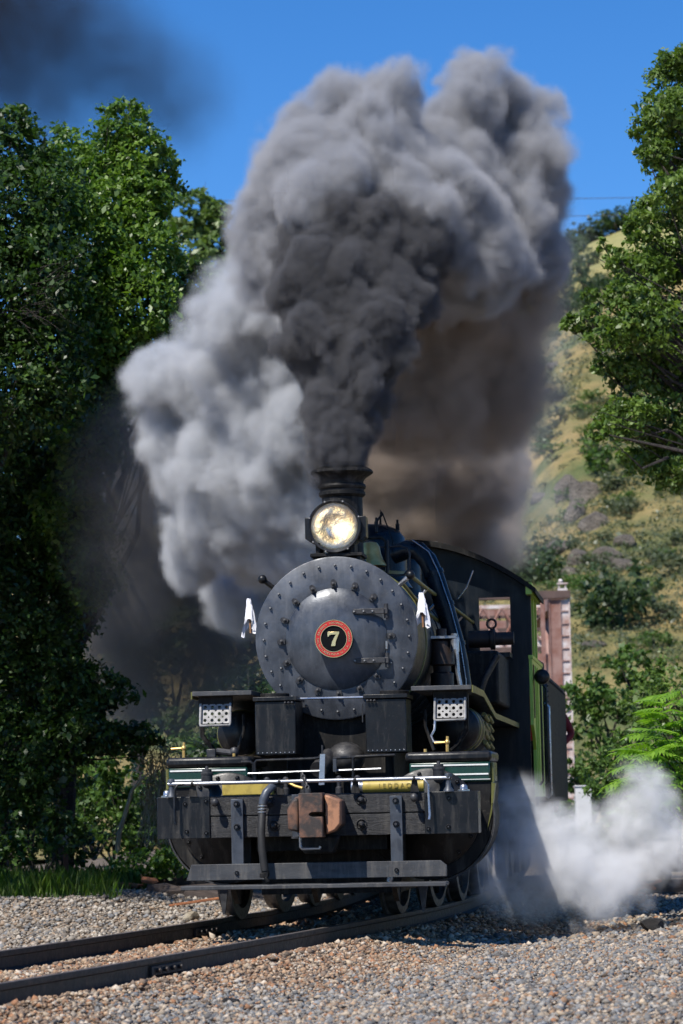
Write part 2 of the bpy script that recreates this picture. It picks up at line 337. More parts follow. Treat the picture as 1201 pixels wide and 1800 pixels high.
mx2 = N.new('ShaderNodeMix'); mx2.data_type = 'RGBA'; L.new(mr.outputs[0], mx2.inputs[0]); L.new(mx.outputs[2], mx2.inputs[6])
L.new(ramp(N, L, n2, [(.3, (.20,.20,.075)), (.7, (.30,.27,.115))]), mx2.inputs[7])
L.new(mx2.outputs[2], b.inputs['Base Color']); b.inputs['Roughness'].default_value = .95; b.inputs['Specular IOR Level'].default_value = .15
bump(N, L, n3, b, .9, .5)
setp(link('hill', me, m), kind='structure')
_HD = np.geomspace(92, 700, 1400)
def hill_hit(px, py):
    r = ray(px, py); Q = np.array([0, 0, CAMH])[None] + r[None] * (_HD / r[1])[:, None]
    k = np.nonzero(hill_h(Q[:, 0], Q[:, 1]) > Q[:, 2])[0]
    return Vector(Q[k[0]]) if len(k) else None
# ---- railway track: two rails, sleepers, joint bars
trk = empty('railway_track', (0, 0, 0), 0, 'rusty railway track curving out of frame at lower left', 'track')
RP = [(-.035,0),(.035,0),(.037,-.012),(.034,-.036),(.011,-.046),(.009,-.125),(.07,-.138),(.07,-.152),(-.07,-.152),(-.07,-.138),(-.009,-.125),(-.011,-.046),(-.034,-.036),(-.037,-.012)]
def frames():
    out = []
    for k, p in enumerate(CL):
        a = CL[max(k-1, 0)]; c = CL[min(k+1, len(CL)-1)]; tg = (c - a).normalized(); out.append((p, tg, Vector((tg.y, -tg.x, 0))))
    return out
FR = frames()
for sgn in (-1, 1):
    v = []; f = []; n = len(RP)
    for p, tg, rt in FR:
        for a, h in RP: v.append(p + rt * (sgn * .7535 + a) + Vector((0, 0, h)))
    for k in range(len(FR) - 1):
        for q in range(n): f.append((k*n+q, k*n+(q+1) % n, (k+1)*n+(q+1) % n, (k+1)*n+q))
    mb = MB(); mb.add(v, f); rl = mb.build('rail', M['rail'], trk, ang=30)
    v = []; f = []
    for p, tg, rt in FR: v += [p + rt * (sgn * .7535 - .026) + Vector((0, 0, .0015)), p + rt * (sgn * .7535 + .024) + Vector((0, 0, .0015))]
    for k in range(len(FR) - 1): f.append((2*k, 2*k+1, 2*k+3, 2*k+2))
    mb = MB(); mb.add(v, f); mb.build('running_surface', M['railtop'], rl, ang=None)
seg = np.r_[0, np.cumsum([(CL[k+1]-CL[k]).length for k in range(len(CL)-1)])]
def on_track(s):
    k = min(int(np.searchsorted(seg, s)), len(CL) - 1); k = max(k, 1); t_ = (s - seg[k-1]) / (seg[k] - seg[k-1])
    p = CL[k-1].lerp(CL[k], t_); tg = (CL[k] - CL[k-1]).normalized(); return p, tg
TIES = []
mb = MB(); mb.box(-1.28, 1.28, -.115, .115, -.17, 0); 
bm_ = mb.mesh('sleeper', None)
s0 = 10.0; k = 0
while s0 < 62:
    p, tg = on_track(s0); o = link('sleeper', bm_, M['tie'], trk, (p.x, p.y, -.143 - .006 * random.random()), (0, 0, -math.atan2(tg.x, tg.y) + random.uniform(-.02, .02))); s0 += .56 + random.uniform(-.03, .03)
    TIES.append((p.x, p.y, o.rotation_euler.z))
    if k == 0:
        bv = o.modifiers.new('bevel', 'BEVEL'); bv.width = .012
    k += 1
# joint bar bolted to the far rail and one on the near rail
for s_, sg in ((28.05, -1), (22.6, 1)):
    p, tg = on_track(s_); rt = Vector((tg.y, -tg.x, 0)); rz = -math.atan2(tg.x, tg.y)
    mb = MB(); x = sg * .7535 + .016
    mb.prism([(x-.004,-.05),(x+.018,-.055),(x+.018,-.118),(x-.004,-.128)], -.31, .31); jb = mb.build('joint_bar', M['rail'], trk, .003); jb.location = p; jb.rotation_euler = (0, 0, rz)
    for yy in (-.22, -.08, .08, .22):
        mb = MB(); mb.cyl((x+.017, yy, -.085), (x+.05, yy, -.085), .016, n=6); bo = mb.build('joint_bolt', M['rail'], jb)
# ---- gravel: loose stones, too many to count
def stones(name, px_y0, px_y1, count, size, poly, seed, label):
    g = np.random.default_rng(seed)
    y = np.sqrt(g.uniform(px_y0**2, px_y1**2, count)); x = g.uniform(-.127, .127, count) * y
    if poly == 20:
        ph = (1 + 5**.5) / 2
        P = np.array([(-1,ph,0),(1,ph,0),(-1,-ph,0),(1,-ph,0),(0,-1,ph),(0,1,ph),(0,-1,-ph),(0,1,-ph),(ph,0,-1),(ph,0,1),(-ph,0,-1),(-ph,0,1)]) / 1.9
        Fq = np.array([(0,11,5),(0,5,1),(0,1,7),(0,7,10),(0,10,11),(1,5,9),(5,11,4),(11,10,2),(10,7,6),(7,1,8),(3,9,4),(3,4,2),(3,2,6),(3,6,8),(3,8,9),(4,9,5),(2,4,11),(6,2,10),(8,6,7),(9,8,1)])
    else:
        P = .95 * np.array([(1,0,0),(-1,0,0),(0,1,0),(0,-1,0),(0,0,1),(0,0,-1)], float)
        Fq = np.array([(0,2,4),(2,1,4),(1,3,4),(3,0,4),(2,0,5),(1,2,5),(3,1,5),(0,3,5)])
    k = len(P)
    o = track_off(x, y); ao = np.abs(o)
    keep = (np.abs(ao - .7535) > .085)
    tm = np.zeros(count, bool)
    for tx, ty, ta in TIES:
        if px_y0 - 1 < ty < px_y1 + 1:
            dx, dy = x - tx, y - ty; u_ = dx*math.cos(ta) + dy*math.sin(ta); v_ = -dx*math.sin(ta) + dy*math.cos(ta); tm |= (np.abs(u_) < 1.2) & (np.abs(v_) < .09)
    keep &= ~(tm & (g.uniform(0, 1, count) < .80))
    x, y, o, ao = x[keep], y[keep], o[keep], ao[keep]; c = len(x)
    sz = size * np.exp(g.normal(0, .38, c)); sz = np.minimum(sz, size * 2.4)
    sc3 = np.stack([sz * g.uniform(.8, 1.35, c), sz * g.uniform(.7, 1.2, c), sz * g.uniform(.45, .85, c)], -1)
    W = P[None] * (1 + g.uniform(-.28, .28, (c, k, 1))) * sc3[:, None, :] * .5
    a = g.uniform(0, 6.28, c); tl = g.normal(0, .35, c); ca_, sa_ = np.cos(a)[:, None], np.sin(a)[:, None]; ct, st = np.cos(tl)[:, None], np.sin(tl)[:, None]
    Y1 = W[..., 1] * ct - W[..., 2] * st; Z1 = W[..., 1] * st + W[..., 2] * ct; X1 = W[..., 0] * ca_ - Y1 * sa_; Y2 = W[..., 0] * sa_ + Y1 * ca_
    z = gh(x, y) + g.uniform(.0, .022, c) + sz * .1
    # ballast heaped a bit outside each rail
    z = z + .035 * np.exp(-((ao - 1.02) / .16)**2) + .012 * np.exp(-(o / .5)**2)
    V = np.stack([X1 + x[:, None], Y2 + y[:, None], Z1 + z[:, None]], -1).reshape(-1, 3)
    F = (Fq[None] + (np.arange(c) * k)[:, None, None]).reshape(-1, 3)
    tan = np.array([(.40,.27,.17),(.46,.33,.22),(.33,.21,.13),(.50,.40,.29),(.40,.21,.11),(.26,.185,.13),(.53,.45,.36),(.21,.16,.12)])
    gry = np.array([(.26,.25,.235),(.34,.32,.29),(.20,.205,.21),(.41,.37,.32),(.35,.28,.21),(.15,.14,.13),(.45,.37,.28),(.25,.255,.26)])
    dsty = np.array([(.34,.29,.23),(.42,.36,.29),(.27,.23,.19),(.46,.41,.35),(.36,.27,.19),(.24,.24,.24),(.50,.45,.38),(.19,.17,.15)])
    nn = fbm(x * .9, y * .9, 77) - .5
    w_t = np.clip(.25 + .75 * (1.25 - (o - 1.25 + nn * 1.6 + np.clip((24 - y) * .05, -.5, .5)) / .9), .25, 1); w_l = np.clip((-o - 1.05) / .35, 0, 1)
    pick = g.uniform(0, 1, c); idx = g.integers(0, 8, c)
    colr = np.where((pick < w_t)[:, None], tan[idx], gry[idx]); colr = np.where((g.uniform(0, 1, c) < w_l)[:, None], dsty[idx], colr)
    colr = np.power(colr, 1.12) * g.uniform(.5, .98, (c, 1)); col4 = np.repeat(np.c_[colr, np.ones(c)], k, 0)
    me = np_mesh(name, V, F, {'col': col4})
    return setp(link(name, me, M['stones']), label, 'gravel', kind='stuff')
m, N, L = mat('gravel_stone'); b = N['Principled BSDF']; a = N.new('ShaderNodeAttribute'); a.attribute_name = 'col'
n = noise(N, L, 60, 4, .6); mx = N.new('ShaderNodeMix'); mx.data_type = 'RGBA'; mx.blend_type = 'MULTIPLY'; mx.inputs[0].default_value = .7
L.new(a.outputs['Color'], mx.inputs[6]); L.new(ramp(N, L, n, [(.3, (.7,.7,.7)), (.7, (1.15,1.15,1.15))]), mx.inputs[7]); L.new(mx.outputs[2], b.inputs['Base Color']); b.inputs['Roughness'].default_value = .85
M['stones'] = m
stones('gravel', 15, 24.5, 80000, .031, 8, 1, 'tan and blue grey gravel in the foreground beside the track')
stones('gravel', 24.5, 37, 34000, .044, 8, 2, 'sunlit ballast gravel around and beyond the engine')
# ================================================================== steam locomotive (local: x right, y back from the pilot beam's face, z up from rail)
LY = R_(6.5); L0 = Vector((-.256, 24.0, 0))
loco = empty('steam_locomotive', L0, -LY, 'black steam locomotive numbered 7 with lit headlight and lime green cab side', 'locomotive')
def P(mb, name, m, parent=None, bevel=0, ang=35, label=None):
    o = mb.build(name, M[m], parent or loco, bevel, ang)
    if label: o['label'] = label
    return o
def bolt_mesh(r, l, wr=0, dome=False):
    mb = MB()
    if wr: mb.lathe([(wr, 0), (wr, -.006), (wr*.86, -.012)], axis='Y', n=14)
    if dome: mb.lathe([(r, 0), (r, -l*.45), (r*.8, -l*.8), (r*.35, -l), (0.0001, -l)], axis='Y', n=12)
    else:
        mb.lathe([(r, -.008), (r, -l*.62)], axis='Y', n=6); mb.lathe([(r*.55, -l*.6), (r*.55, -l), (.0001, -l)], axis='Y', n=8)
    return mb.mesh('bolt', 40)
B_ring = bolt_mesh(.0135, .030, 0); B_beam = bolt_mesh(.026, .05, .046, True); B_small = bolt_mesh(.013, .024, .019); B_stud = bolt_mesh(.021, .06, .028); RIV = bolt_mesh(.0055, .006, 0, True)
def bolt(me, x, y, z, m='iron', parent=None, name='bolt'):
    me2 = me
    if not me.materials: me.materials.append(M[m])
    return link(name, me2, None, parent or loco, (x, y, z), (0, random.uniform(0, 1), 0))
# ---- pilot beam
P(MB().box(-.905, .905, .0, .28, .925, 1.09), 'beam_plank', 'beamwood', bevel=.006)
P(MB().box(-.905, .905, .003, .28, .742, .917), 'beam_plank', 'beamwood', bevel=.006)
P(MB().box(-.9, .9, .02, .27, .91, .93), 'beam_joint', 'black_flat')
for s in (-1, 1):
    ep = P(MB().box(min(s*.895, s*1.338), max(s*.895, s*1.338), -.014, .30, .741, 1.088), 'beam_end_plate', 'black', bevel=.004)
    for xx, zz in ((.925, 1.05), (.925, .785), (1.09, .80), (1.10, 1.03)): bolt(B_small, s*xx, -.014, zz, parent=ep)
    hg = P(MB().box(min(s*.612, s*.712), max(s*.612, s*.712), -.046, -.002, .40, 1.062), 'hanger_strap', 'graphite', bevel=.003)
    for zz in (1.02, .83): bolt(B_stud, s*.662, -.046, zz, parent=hg)
    bolt(B_small, s*.662, -.105, .455, parent=hg)
for x, z in ((-.395, 1.03), (-.36, .835), (.37, 1.035), (.37, .835)): bolt(B_beam, x, 0, z)
for x, z in ((-.835, 1.05), (.82, 1.055)):
    mb = MB(); mb.cyl((x, .01, z), (x, -.09, z-.012), .016, n=10); mb.ball((x, -.10, z-.012), .034, 12, (1, 1, 1.1)); P(mb, 'coupling_knob', 'iron')
for x in (-.16,):
    for z in (1.025, .825): bolt(B_stud, x, -.03, z)
P(MB().box(-.205, -.115, -.03, -.002, .74, 1.088), 'coupler_plate', 'graphite', bevel=.003)
for z in (.93, .735): P(MB().box(-.205, -.09, -.09, -.028, z-.008, z+.008), 'bracket', 'iron')
# ---- foot boards
fb = [(-1.085,.396),(1.073,.396),(1.073,.487),(1.023,.528),(-1.04,.528)]
P(MB().prism(fb, -.105, -.05), 'foot_board', 'greyboard', bevel=.004)
P(MB().box(-1.09, 1.088, -.36, -.07, .325, .358), 'foot_plank', 'greyboard', bevel=.005)
for x in (-.66, 0, .66): P(MB().prism([(-.34,.325),(-.05,.325),(-.05,.2),(-.09,.2)], x-.02, x+.02, 'yz'), 'plank_bracket', 'black_flat')
# ---- coupler
cp = P(MB().prism([(-.17,.80),(-.19,.88),(-.18,1.0),(-.14,1.07),(-.06,1.09),(.10,1.09),(.16,1.075),(.235,1.03),(.24,.84),(.16,.77),(-.10,.77)], -.30, .05), 'coupler', 'rust', bevel=.012)
kn = MB()
out = [(-.085,.738),(.108,.738),(.108,1.098),(-.085,1.098)]
kn.prism([(-.085,.738),(.108,.738),(.108,.905),(.022,.905),(.004,.913),(-.002,.9225),(.004,.932),(.022,.94),(.108,.94),(.108,1.098),(-.085,1.098)], -.50, -.30)
P(kn, 'knuckle', 'rust', cp, .006)
P(MB().prism([(.118,1.085),(.245,1.035),(.245,.845),(.20,.79),(.125,.76)], -.43, -.29), 'guard_arm', 'rustplate', cp, .014, label='guard arm with large flakes of orange rust')
P(MB().prism([(-.19,.80),(-.10,.78),(-.10,1.06),(-.15,1.05),(-.195,.97)], -.40, -.29), 'jaw', 'rust', cp, .02)
P(MB().cyl((-.02, -.40, 1.09), (-.02, -.40, 1.135), .024, n=12), 'knuckle_pin', 'iron', cp)
P(MB().tube([(-.115,-.20,.80),(-.115,-.20,.66),(-.10,-.20,.645),(.04,-.20,.645),(.05,-.20,.66)], .014, 8), 'carrier_strap', 'steel', cp)
P(MB().prism([(-.16,.745),(.2,.745),(.15,.60),(-.1,.60)], -.12, .02), 'carrier_casting', 'black_flat', cp, .02)
mb = MB()
for k in range(7):
    a = Vector((-.03 - .012*k, -.30 + .03*k, 1.12 + .022*k)); pts = [a + Vector((.016*math.cos(t)*(1 if k % 2 else .4), .012*math.sin(t)*(.4 if k % 2 else 1), .02*math.sin(t))) for t in np.linspace(0, 6.28, 10)]
    mb.tube(pts, .0055, 6, False)
P(mb, 'lift_chain', 'iron', cp)
# ---- uncoupling rod with end handles and brackets
rod = P(MB().tube([(-1.235,-.06,1.195),(1.115,-.06,1.2)], .0165, 12), 'uncoupling_rod', 'steel')
P(MB().tube([(-1.06,-.06,1.195),(-1.15,-.075,1.19),(-1.175,-.085,1.15),(-1.178,-.09,.90),(-1.165,-.10,.86)], .011, 8), 'lever_handle', 'black', rod)
P(MB().tube([(.86,-.06,1.2),(.90,-.075,1.195),(.935,-.085,1.15),(.945,-.09,.90),(.94,-.10,.86)], .011, 8), 'lever_handle', 'steel', rod)
for x in (-1.03, -.30, .33, .82):
    P(MB().lathe([(.018, x-.012), (.024, x-.008), (.024, x+.008), (.018, x+.012)], (0, -.06, 1.197), 'X', 12), 'rod_clip', 'black', rod)
    P(MB().prism([(x-.02,1.19),(x+.02,1.19),(x+.035,1.09),(x-.035,1.09)], -.05, -.02), 'rod_bracket', 'black_flat', rod)
for x in (-1.21, 1.10):
    mb = MB(); mb.lathe([(.045, 1.087), (.042, 1.10), (.022, 1.13), (.02, 1.18), (.03, 1.195), (.034, 1.21), (.026, 1.235), (.0001, 1.242)], (x, -.045, 0)); P(mb, 'rod_end_post', 'graphite')
for x in (-1.27, 1.215):
    mb = MB(); mb.lathe([(.05, 1.087), (.05, 1.10), (.032, 1.105), (.03, 1.13), (.022, 1.14), (.0001, 1.145)], (x, .09, 0)); P(mb, 'cap_nut', 'steel')
# ---- brake hose
hs_ = P(MB().tube([(-.435,-.105,1.02),(-.437,-.16,.9),(-.44,-.19,.78),(-.435,-.20,.66),(-.425,-.20,.55),(-.415,-.20,.47)], .033, 14), 'air_hose', 'rubber')
P(MB().tube([(-.33,.05,1.15),(-.345,-.02,1.16),(-.37,-.07,1.15),(-.405,-.10,1.11),(-.43,-.105,1.05),(-.435,-.107,1.01)], [.03,.031,.033,.036,.038,.036], 14), 'hose_elbow', 'graphite', hs_)
for z in (1.0, .975, .95): P(MB().lathe([(.034, z-.006), (.041, z-.003), (.041, z+.003), (.034, z+.006)], (-.4365, -.115 - (1-z)*.5, 0)), 'hose_clamp', 'steel', hs_)
mb = MB(); mb.ball((-.41,-.20,.45), .035, 12, (1, .8, 1.2)); mb.box(-.455,-.385,-.225,-.19,.415,.455); mb.cyl((-.41,-.21,.42),(-.385,-.21,.375),.018,n=8); P(mb, 'glad_hand', 'black_flat', hs_, .006)
# ---- deck above the beam: yellow bars, pipes, brackets
P(MB().box(-1.25, 1.25, .28, 2.0, 1.0, 1.085), 'front_deck', 'black_flat', bevel=.005)
yb = P(MB().box(-.825, -.40, .22, .34, 1.088, 1.205), 'tool_bar', 'yellow', bevel=.012)
yb = P(MB().cyl((.36,.28,1.143),(.87,.28,1.143), .056, n=20), 'jack_cylinder', 'yellow')
P(MB().lathe([(.044,.26),(.05,.27),(.05,.30),(.058,.31),(.058,.335),(.05,.34),(.05,.36)], (0,.28,1.143), 'X', 20), 'jack_collar', 'steel', yb)
def text_mesh(body, size, mat_, parent, loc, rot, depth=.002, name='lettering', xs_=1):
    cu = bpy.data.curves.new('t', 'FONT'); cu.body = body; cu.size = size; cu.extrude = depth; cu.align_x = 'CENTER'; cu.align_y = 'CENTER'
    ob = bpy.data.objects.new('t', cu); COL.objects.link(ob); dg = bpy.context.evaluated_depsgraph_get(); me = bpy.data.meshes.new_from_object(ob.evaluated_get(dg))
    bpy.data.objects.remove(ob); me.name = name
    o = link(name, me, mat_, parent, loc, rot); o.scale = (xs_, 1, 1); return o
text_mesh('1 E D D A O', .052, M['yellow_mark'], yb, (.63, .222, 1.145), (R_(90), 0, 0), .001)
P(MB().tube([(-.60,.62,1.16),(-.60,.62,1.365),(-.585,.62,1.385),(-.10,.62,1.39),(-.02,.62,1.40)], .0135, 10), 'pipe_rail', 'black')
P(MB().tube([(-.72,.62,1.375),(-.64,.62,1.375),(-.615,.62,1.355),(-.612,.62,1.12)], .013, 10), 'pipe_rail', 'black')
P(MB().tube([(.07,.62,1.39),(.26,.62,1.395),(.56,.62,1.405)], .0135, 10), 'pipe_rail', 'black')
P(MB().tube([(.24,.60,1.12),(.245,.60,1.385),(.265,.60,1.40),(.60,.60,1.405)], .0135, 10), 'pipe_rail', 'black')
P(MB().tube([(-.66,.60,1.275),(-.03,.60,1.285)], .0095, 8), 'thin_rail', 'steel')
P(MB().tube([(.09,.60,1.285),(.48,.60,1.292)], .0095, 8), 'thin_rail', 'steel')
P(MB().prism([(-.035,1.165),(.012,1.165),(.025,1.425),(-.018,1.425)], .44, .46), 'flat_bar', 'steel', label='upright pale flat steel bar')
P(MB().box(.075,.105,.56,.60,1.275,1.385), 'bracket', 'graphite')
P(MB().cyl((-.005,.5,1.42),(-.005,.5,1.50),.008,n=8), 'oil_pipe', 'iron')
mb = MB(); mb.ball((.08,1.5,1.40), .17, 20, (1,1,.85)); P(mb, 'exhaust_elbow', 'iron')
mb = MB(); mb.cyl((-.13,1.2,1.30),(-.06,1.45,1.42),.075,n=16); P(mb, 'steam_elbow', 'iron')
for x in (-.47, -.31, -.16, .14, .30):
    mb = MB(); mb.lathe([(.03,1.085),(.03,1.14),(.018,1.15),(.018,1.20),(.026,1.205),(.026,1.225),(.01,1.24)], (x,.40+.05*math.sin(x*20),0), n=12); P(mb, 'valve_stem', 'iron')
mb = MB(); mb.tube([(-.28,.35,1.19),(-.22,.32,1.16),(-.15,.28,1.14)], .012, 8); mb.ball((-.29,.35,1.2), .02); P(mb, 'drain_cock', 'brass')
mb = MB(); mb.tube([(.33,.35,1.20),(.37,.32,1.17),(.41,.30,1.10)], .02, 8); P(mb, 'drain_cock', 'iron')
# ---- cylinders with green valve chests
def chest(s):
    X = lambda a, b: (min(s*a, s*b), max(s*a, s*b))
    cyl = []
    for k in range(0, 41):
        a = R_(70 - 4*k - 20*0); th = R_(64) - R_(6.2)*k
        cyl.append((s*(.87+.53*math.cos(th)), .87+.53*math.sin(th)))
        if th < R_(-183): break
    poly = [(s*.34,1.0),(s*.70,1.17),(s*1.395,1.17),(s*1.395,1.06)] + [(s*(.87+.53*math.cos(R_(t_))), .87+.53*math.sin(R_(t_))) for t_ in range(15, -200, -8)]
    cb = P(MB().prism(poly, .86, 1.86), 'cylinder', 'black_flat', bevel=.01)
    hd = P(MB().lathe([(.0001,.76),(.20,.765),(.26,.80),(.40,.815),(.42,.83),(.42,.87)], (s*.87,0,.87), 'Y', 40), 'cylinder_head', 'black', cb)
    for k in range(14): bolt(B_small, s*.87+.385*math.cos(k*.4488), .81, .87+.385*math.sin(k*.4488), parent=cb)
    b_ = P(MB().box(*X(.70,1.388), .84, 1.84, 1.165, 1.338), 'valve_chest', 'green', cb, .012)
    P(MB().box(*X(.665,1.405), .825, 1.86, 1.340, 1.428), 'chest_lid', 'black', cb, .03)
    for z in (1.312, 1.232): P(MB().box(*X(.715,1.375), .832, .8385, z-.0065, z+.0065), 'stripe', 'white', cb)
    P(MB().box(*X(.70,1.39), .835, .8395, 1.185, 1.190), 'stripe', 'white', cb, label='faint lowest lining stripe')
    # jacket edge down the outer side, a yellow-green reflection put into its colour
    P(MB().tube([(s*1.402,.90,1.33),(s*1.402,.90,1.16)], .02, 8), 'jacket_sheen', 'olive', cb)
    P(MB().prism([(s*1.398,1.16),(s*1.43,1.15),(s*1.395,.90),(s*1.35,.75),(s*1.39,.95)], .85, 1.0), 'jacket_sheen', 'olive', cb)
    pr = [(1.402+.0*k, .9) for k in range(2)]
    mb = MB(); arc = [R_(t_) for t_ in range(12, -95, -6)]
    for a, c in zip(arc[:-1], arc[1:]):
        q = [(s*(.87+r*math.cos(t_)), y, .87+r*math.sin(t_)) for t_, r in ((a,.534),(c,.534)) for y in (.85,.93)]
        o_ = [(s*(.87+r*math.cos(t_)), y, .87+r*math.sin(t_)) for t_, r in ((a,.548),(c,.548)) for y in (.85,.93)]
        mb.add(q + o_, [(4,5,7,6),(0,4,6,2),(1,3,7,5)])
    P(mb, 'jacket_band', 'iron', cb)
    # lubricator cup in front of the chest
    xl = s*.962 if s > 0 else -1.03
    lb = P(MB().lathe([(.02,1.16),(.042,1.18),(.05,1.20),(.05,1.27),(.055,1.275),(.055,1.29),(.042,1.295),(.042,1.315),(.018,1.325),(.014,1.345),(.0001,1.35)], (xl,.70,0), n=18), 'lubricator', 'iron', cb)
    P(MB().cyl((xl,.70,1.17),(xl,.86,1.17),.014,n=8), 'lubricator_pipe', 'iron', cb)
    # small fittings on the lid
    P(MB().cyl((s*.83,.95,1.425),(s*.83,.95,1.455),.014,n=8), 'lid_plug', 'brass', cb)
    bx_ = 1.02 if s > 0 else -1.27
    mb = MB(); mb.cyl((bx_,.95,1.425),(bx_,.95,1.50),.014,n=8); mb.ball((bx_,.95,1.51), .024, 10); mb.cyl((bx_,.95,1.51),(bx_-.11,.95,1.505),.011,n=8); mb.cyl((bx_,.95,1.51),(bx_+.004,.95,1.56),.012,n=8); P(mb, 'oil_cock', 'brass', cb)
    return cb
chest(1); cl = chest(-1)
mb = MB(); mb.box(-1.08,-1.0,1.0,1.08,1.425,1.50); mb.cyl((-1.0,1.04,1.48),(-.86,1.04,1.46),.03,n=10); mb.ball((-.84,1.04,1.47), .045, 10); P(mb, 'check_valve', 'iron', cl, .008)
P(MB().tube([(.905,1.12,1.70),(.90,1.1,1.62),(.875,1.05,1.57),(.90,1.0,1.515),(1.0,.96,1.51)], .010, 8), 'oil_line', 'steel')
# ---- tall black boxes either side of the saddle
for s in (-1, 1):
    X = lambda a, b: (min(s*a, s*b), max(s*a, s*b))
    bx = P(MB().box(*X(.305,.66), 1.08, 1.58, 1.435, 1.90), 'tool_box', 'black', bevel=.008)
    P(MB().box(*X(.29,.675), 1.06, 1.60, 1.903, 1.94), 'box_lid', 'black', bx, .005)
    P(MB().lathe([(.13,1.94),(.13,1.975),(.125,1.98),(.0001,1.98)], (s*.53,1.42,0), n=24), 'lid_cap', 'black_flat', bx)
    for k in range(9): bolt(RIV, s*(.325+.039*k), 1.079, 1.455, 'steel', bx, 'rivet')
    mb = MB()
    for k in range(3): mb.ball((s*(.33+.03*k),1.055,1.885), .013, 8)
    P(mb, 'hinge_knuckles', 'iron', bx)
P(MB().cyl((-.32,1.3,1.925),(.32,1.3,1.925),.011,n=10), 'cross_rod', 'steel')
P(MB().cyl((.28,1.09,1.86),(.28,1.09,1.70),.006,n=6), 'hanging_chain', 'iron'); 
# ---- smokebox and boiler
SB = (0, 0, 2.47)
shell = P(MB().lathe([(.70,1.68),(.718,1.69),(.718,3.60),(.722,3.61),(.722,3.66),(.70,3.665),(.70,8.55)], SB, 'Y', 64), 'boiler', 'black')
for y in (2.6, 4.4, 5.2, 6.0, 6.8, 7.6): P(MB().lathe([(.712,y-.04),(.729,y-.038),(.729,y+.038),(.712,y+.04)], SB, 'Y', 64), 'boiler_band', 'olive' if y < 3 else 'black', shell)
fr = P(MB().lathe([(.44,1.652),(.715,1.650),(.727,1.658),(.727,1.70),(.44,1.70)], SB, 'Y', 96), 'smokebox_front', 'graphite')
for k in range(28):
    a = 2*math.pi*k/28; bolt(B_ring, m='stepmetal', x=.652*math.sin(a), y=1.651, z=2.47+.652*math.cos(a), parent=fr)
for x, z in ((-.50, 2.215), (.485, 2.235)): bolt(B_ring, x, 1.651, z, parent=fr)
DC = (0, 0, 2.462)
dr = P(MB().lathe([(.0001,1.560),(.08,1.561),(.16,1.565),(.24,1.574),(.32,1.589),(.38,1.605),(.43,1.628),(.452,1.642),(.455,1.655),(.45,1.68)], DC, 'Y', 96), 'smokebox_door', 'door')
dog = MB(); dog.prism([(-.022,-.028),(.022,-.028),(.026,.02),(.012,.042),(-.012,.042),(-.026,.02)], -.022, 0); dog.lathe([(.015,-.02),(.015,-.05),(.009,-.052),(.009,-.072),(.0001,-.074)], axis='Y', n=8)
dogm = dog.mesh('dog', 35); dogm.materials.append(M['iron'])
for k in range(16):
    if k in (3, 5): continue
    a = 2*math.pi*k/16 - .03; o = link('door_dog', dogm, None, fr, (.487*math.sin(a), 1.648, 2.462+.487*math.cos(a)), (0, a, 0))
for zc in (2.462+.232, 2.462-.205):
    hn = P(MB().prism([(.17,zc-.022),(.155,zc),(.17,zc+.022),(.44,zc+.026),(.44,zc-.026)], 1.555, 1.585), 'hinge_strap', 'iron', dr, .004)
    P(MB().cyl((.455,1.60,zc-.062),(.455,1.60,zc+.065),.020,n=14), 'hinge_pin', 'iron', dr)
    P(MB().prism([(.43,zc-.026),(.47,zc-.026),(.47,zc+.026),(.43,zc+.026)], 1.57, 1.66), 'hinge_block', 'iron', dr, .004)
    for x in (.175, .26, .34): bolt(B_ring, x, 1.555, zc, parent=dr)
P(MB().tube([(.452,1.625,2.43),(.45,1.63,2.36)], .012, 8), 'door_latch', 'steel', dr)
# ---- round number plate
pl = P(MB().lathe([(.0001,1.452),(.113,1.452),(.118,1.446),(.163,1.446),(.168,1.45),(.168,1.50),(.0001,1.50)], (0,0,2.452), 'Y', 64), 'number_plate', 'plateblack')
P(MB().cyl((0,1.48,2.452),(0,1.56,2.452),.05,n=16), 'plate_stud', 'iron', pl)
P(MB().lathe([(.119,1.4455),(.120,1.4435),(.160,1.4435),(.161,1.4455)], (0,0,2.452), 'Y', 64), 'red_ring', 'red', pl)
for r in (.1165, .1645): P(MB().lathe([(r-.0022,1.4455),(r-.002,1.441),(r+.002,1.441),(r+.0022,1.4455)], (0,0,2.452), 'Y', 64), 'gilt_rim', 'gold', pl)
def ring_text(s, r, a0, a1, size, flip):
    letters = []
    for k, ch in enumerate(s):
        if ch == ' ': continue
        a = R_(a0 + (a1 - a0) * k / (len(s) - 1)); rot = -a if not flip else math.pi - a
        o = text_mesh(ch, size, M['gold'], None, (0, 0, 0), (0, 0, 0), .0015, 'letter')
        mw = Matrix.Translation((r*math.sin(a), 1.4415, 2.452 + r*math.cos(a))) @ Matrix.Rotation(-rot, 4, 'Y') @ Matrix.Rotation(R_(90), 4, 'X')
        o.data.transform(mw); letters.append(o)
    mb = MB()
    for o in letters:
        mb.add([v.co[:] for v in o.data.vertices], [tuple(p.vertices) for p in o.data.polygons]); bpy.data.objects.remove(o)
    me = bpy.data.meshes.new('lettering'); me.from_pydata(mb.v, [], mb.f); link('lettering', me, M['gold'], pl)
ring_text('THE BALDWIN LOCOMOTIVE WORKS', .1395, -104, 100, .024, False)
ring_text('PHILADELPHIA U.S.A.', .1395, 247, 113, .026, True)
sv = [(-.052,.062),(.052,.062),(.052,.048),(.036,.012),(.020,-.028),(.015,-.066),(-.022,-.066),(-.014,-.028),(.004,.008),(.022,.036),(-.020,.036),(-.036,.030),(-.042,.018),(-.052,.018)]
P(MB().prism([(x-.002, z+2.452) for x, z in sv], 1.443, 1.4525), 'numeral', 'gold', pl, .0012)
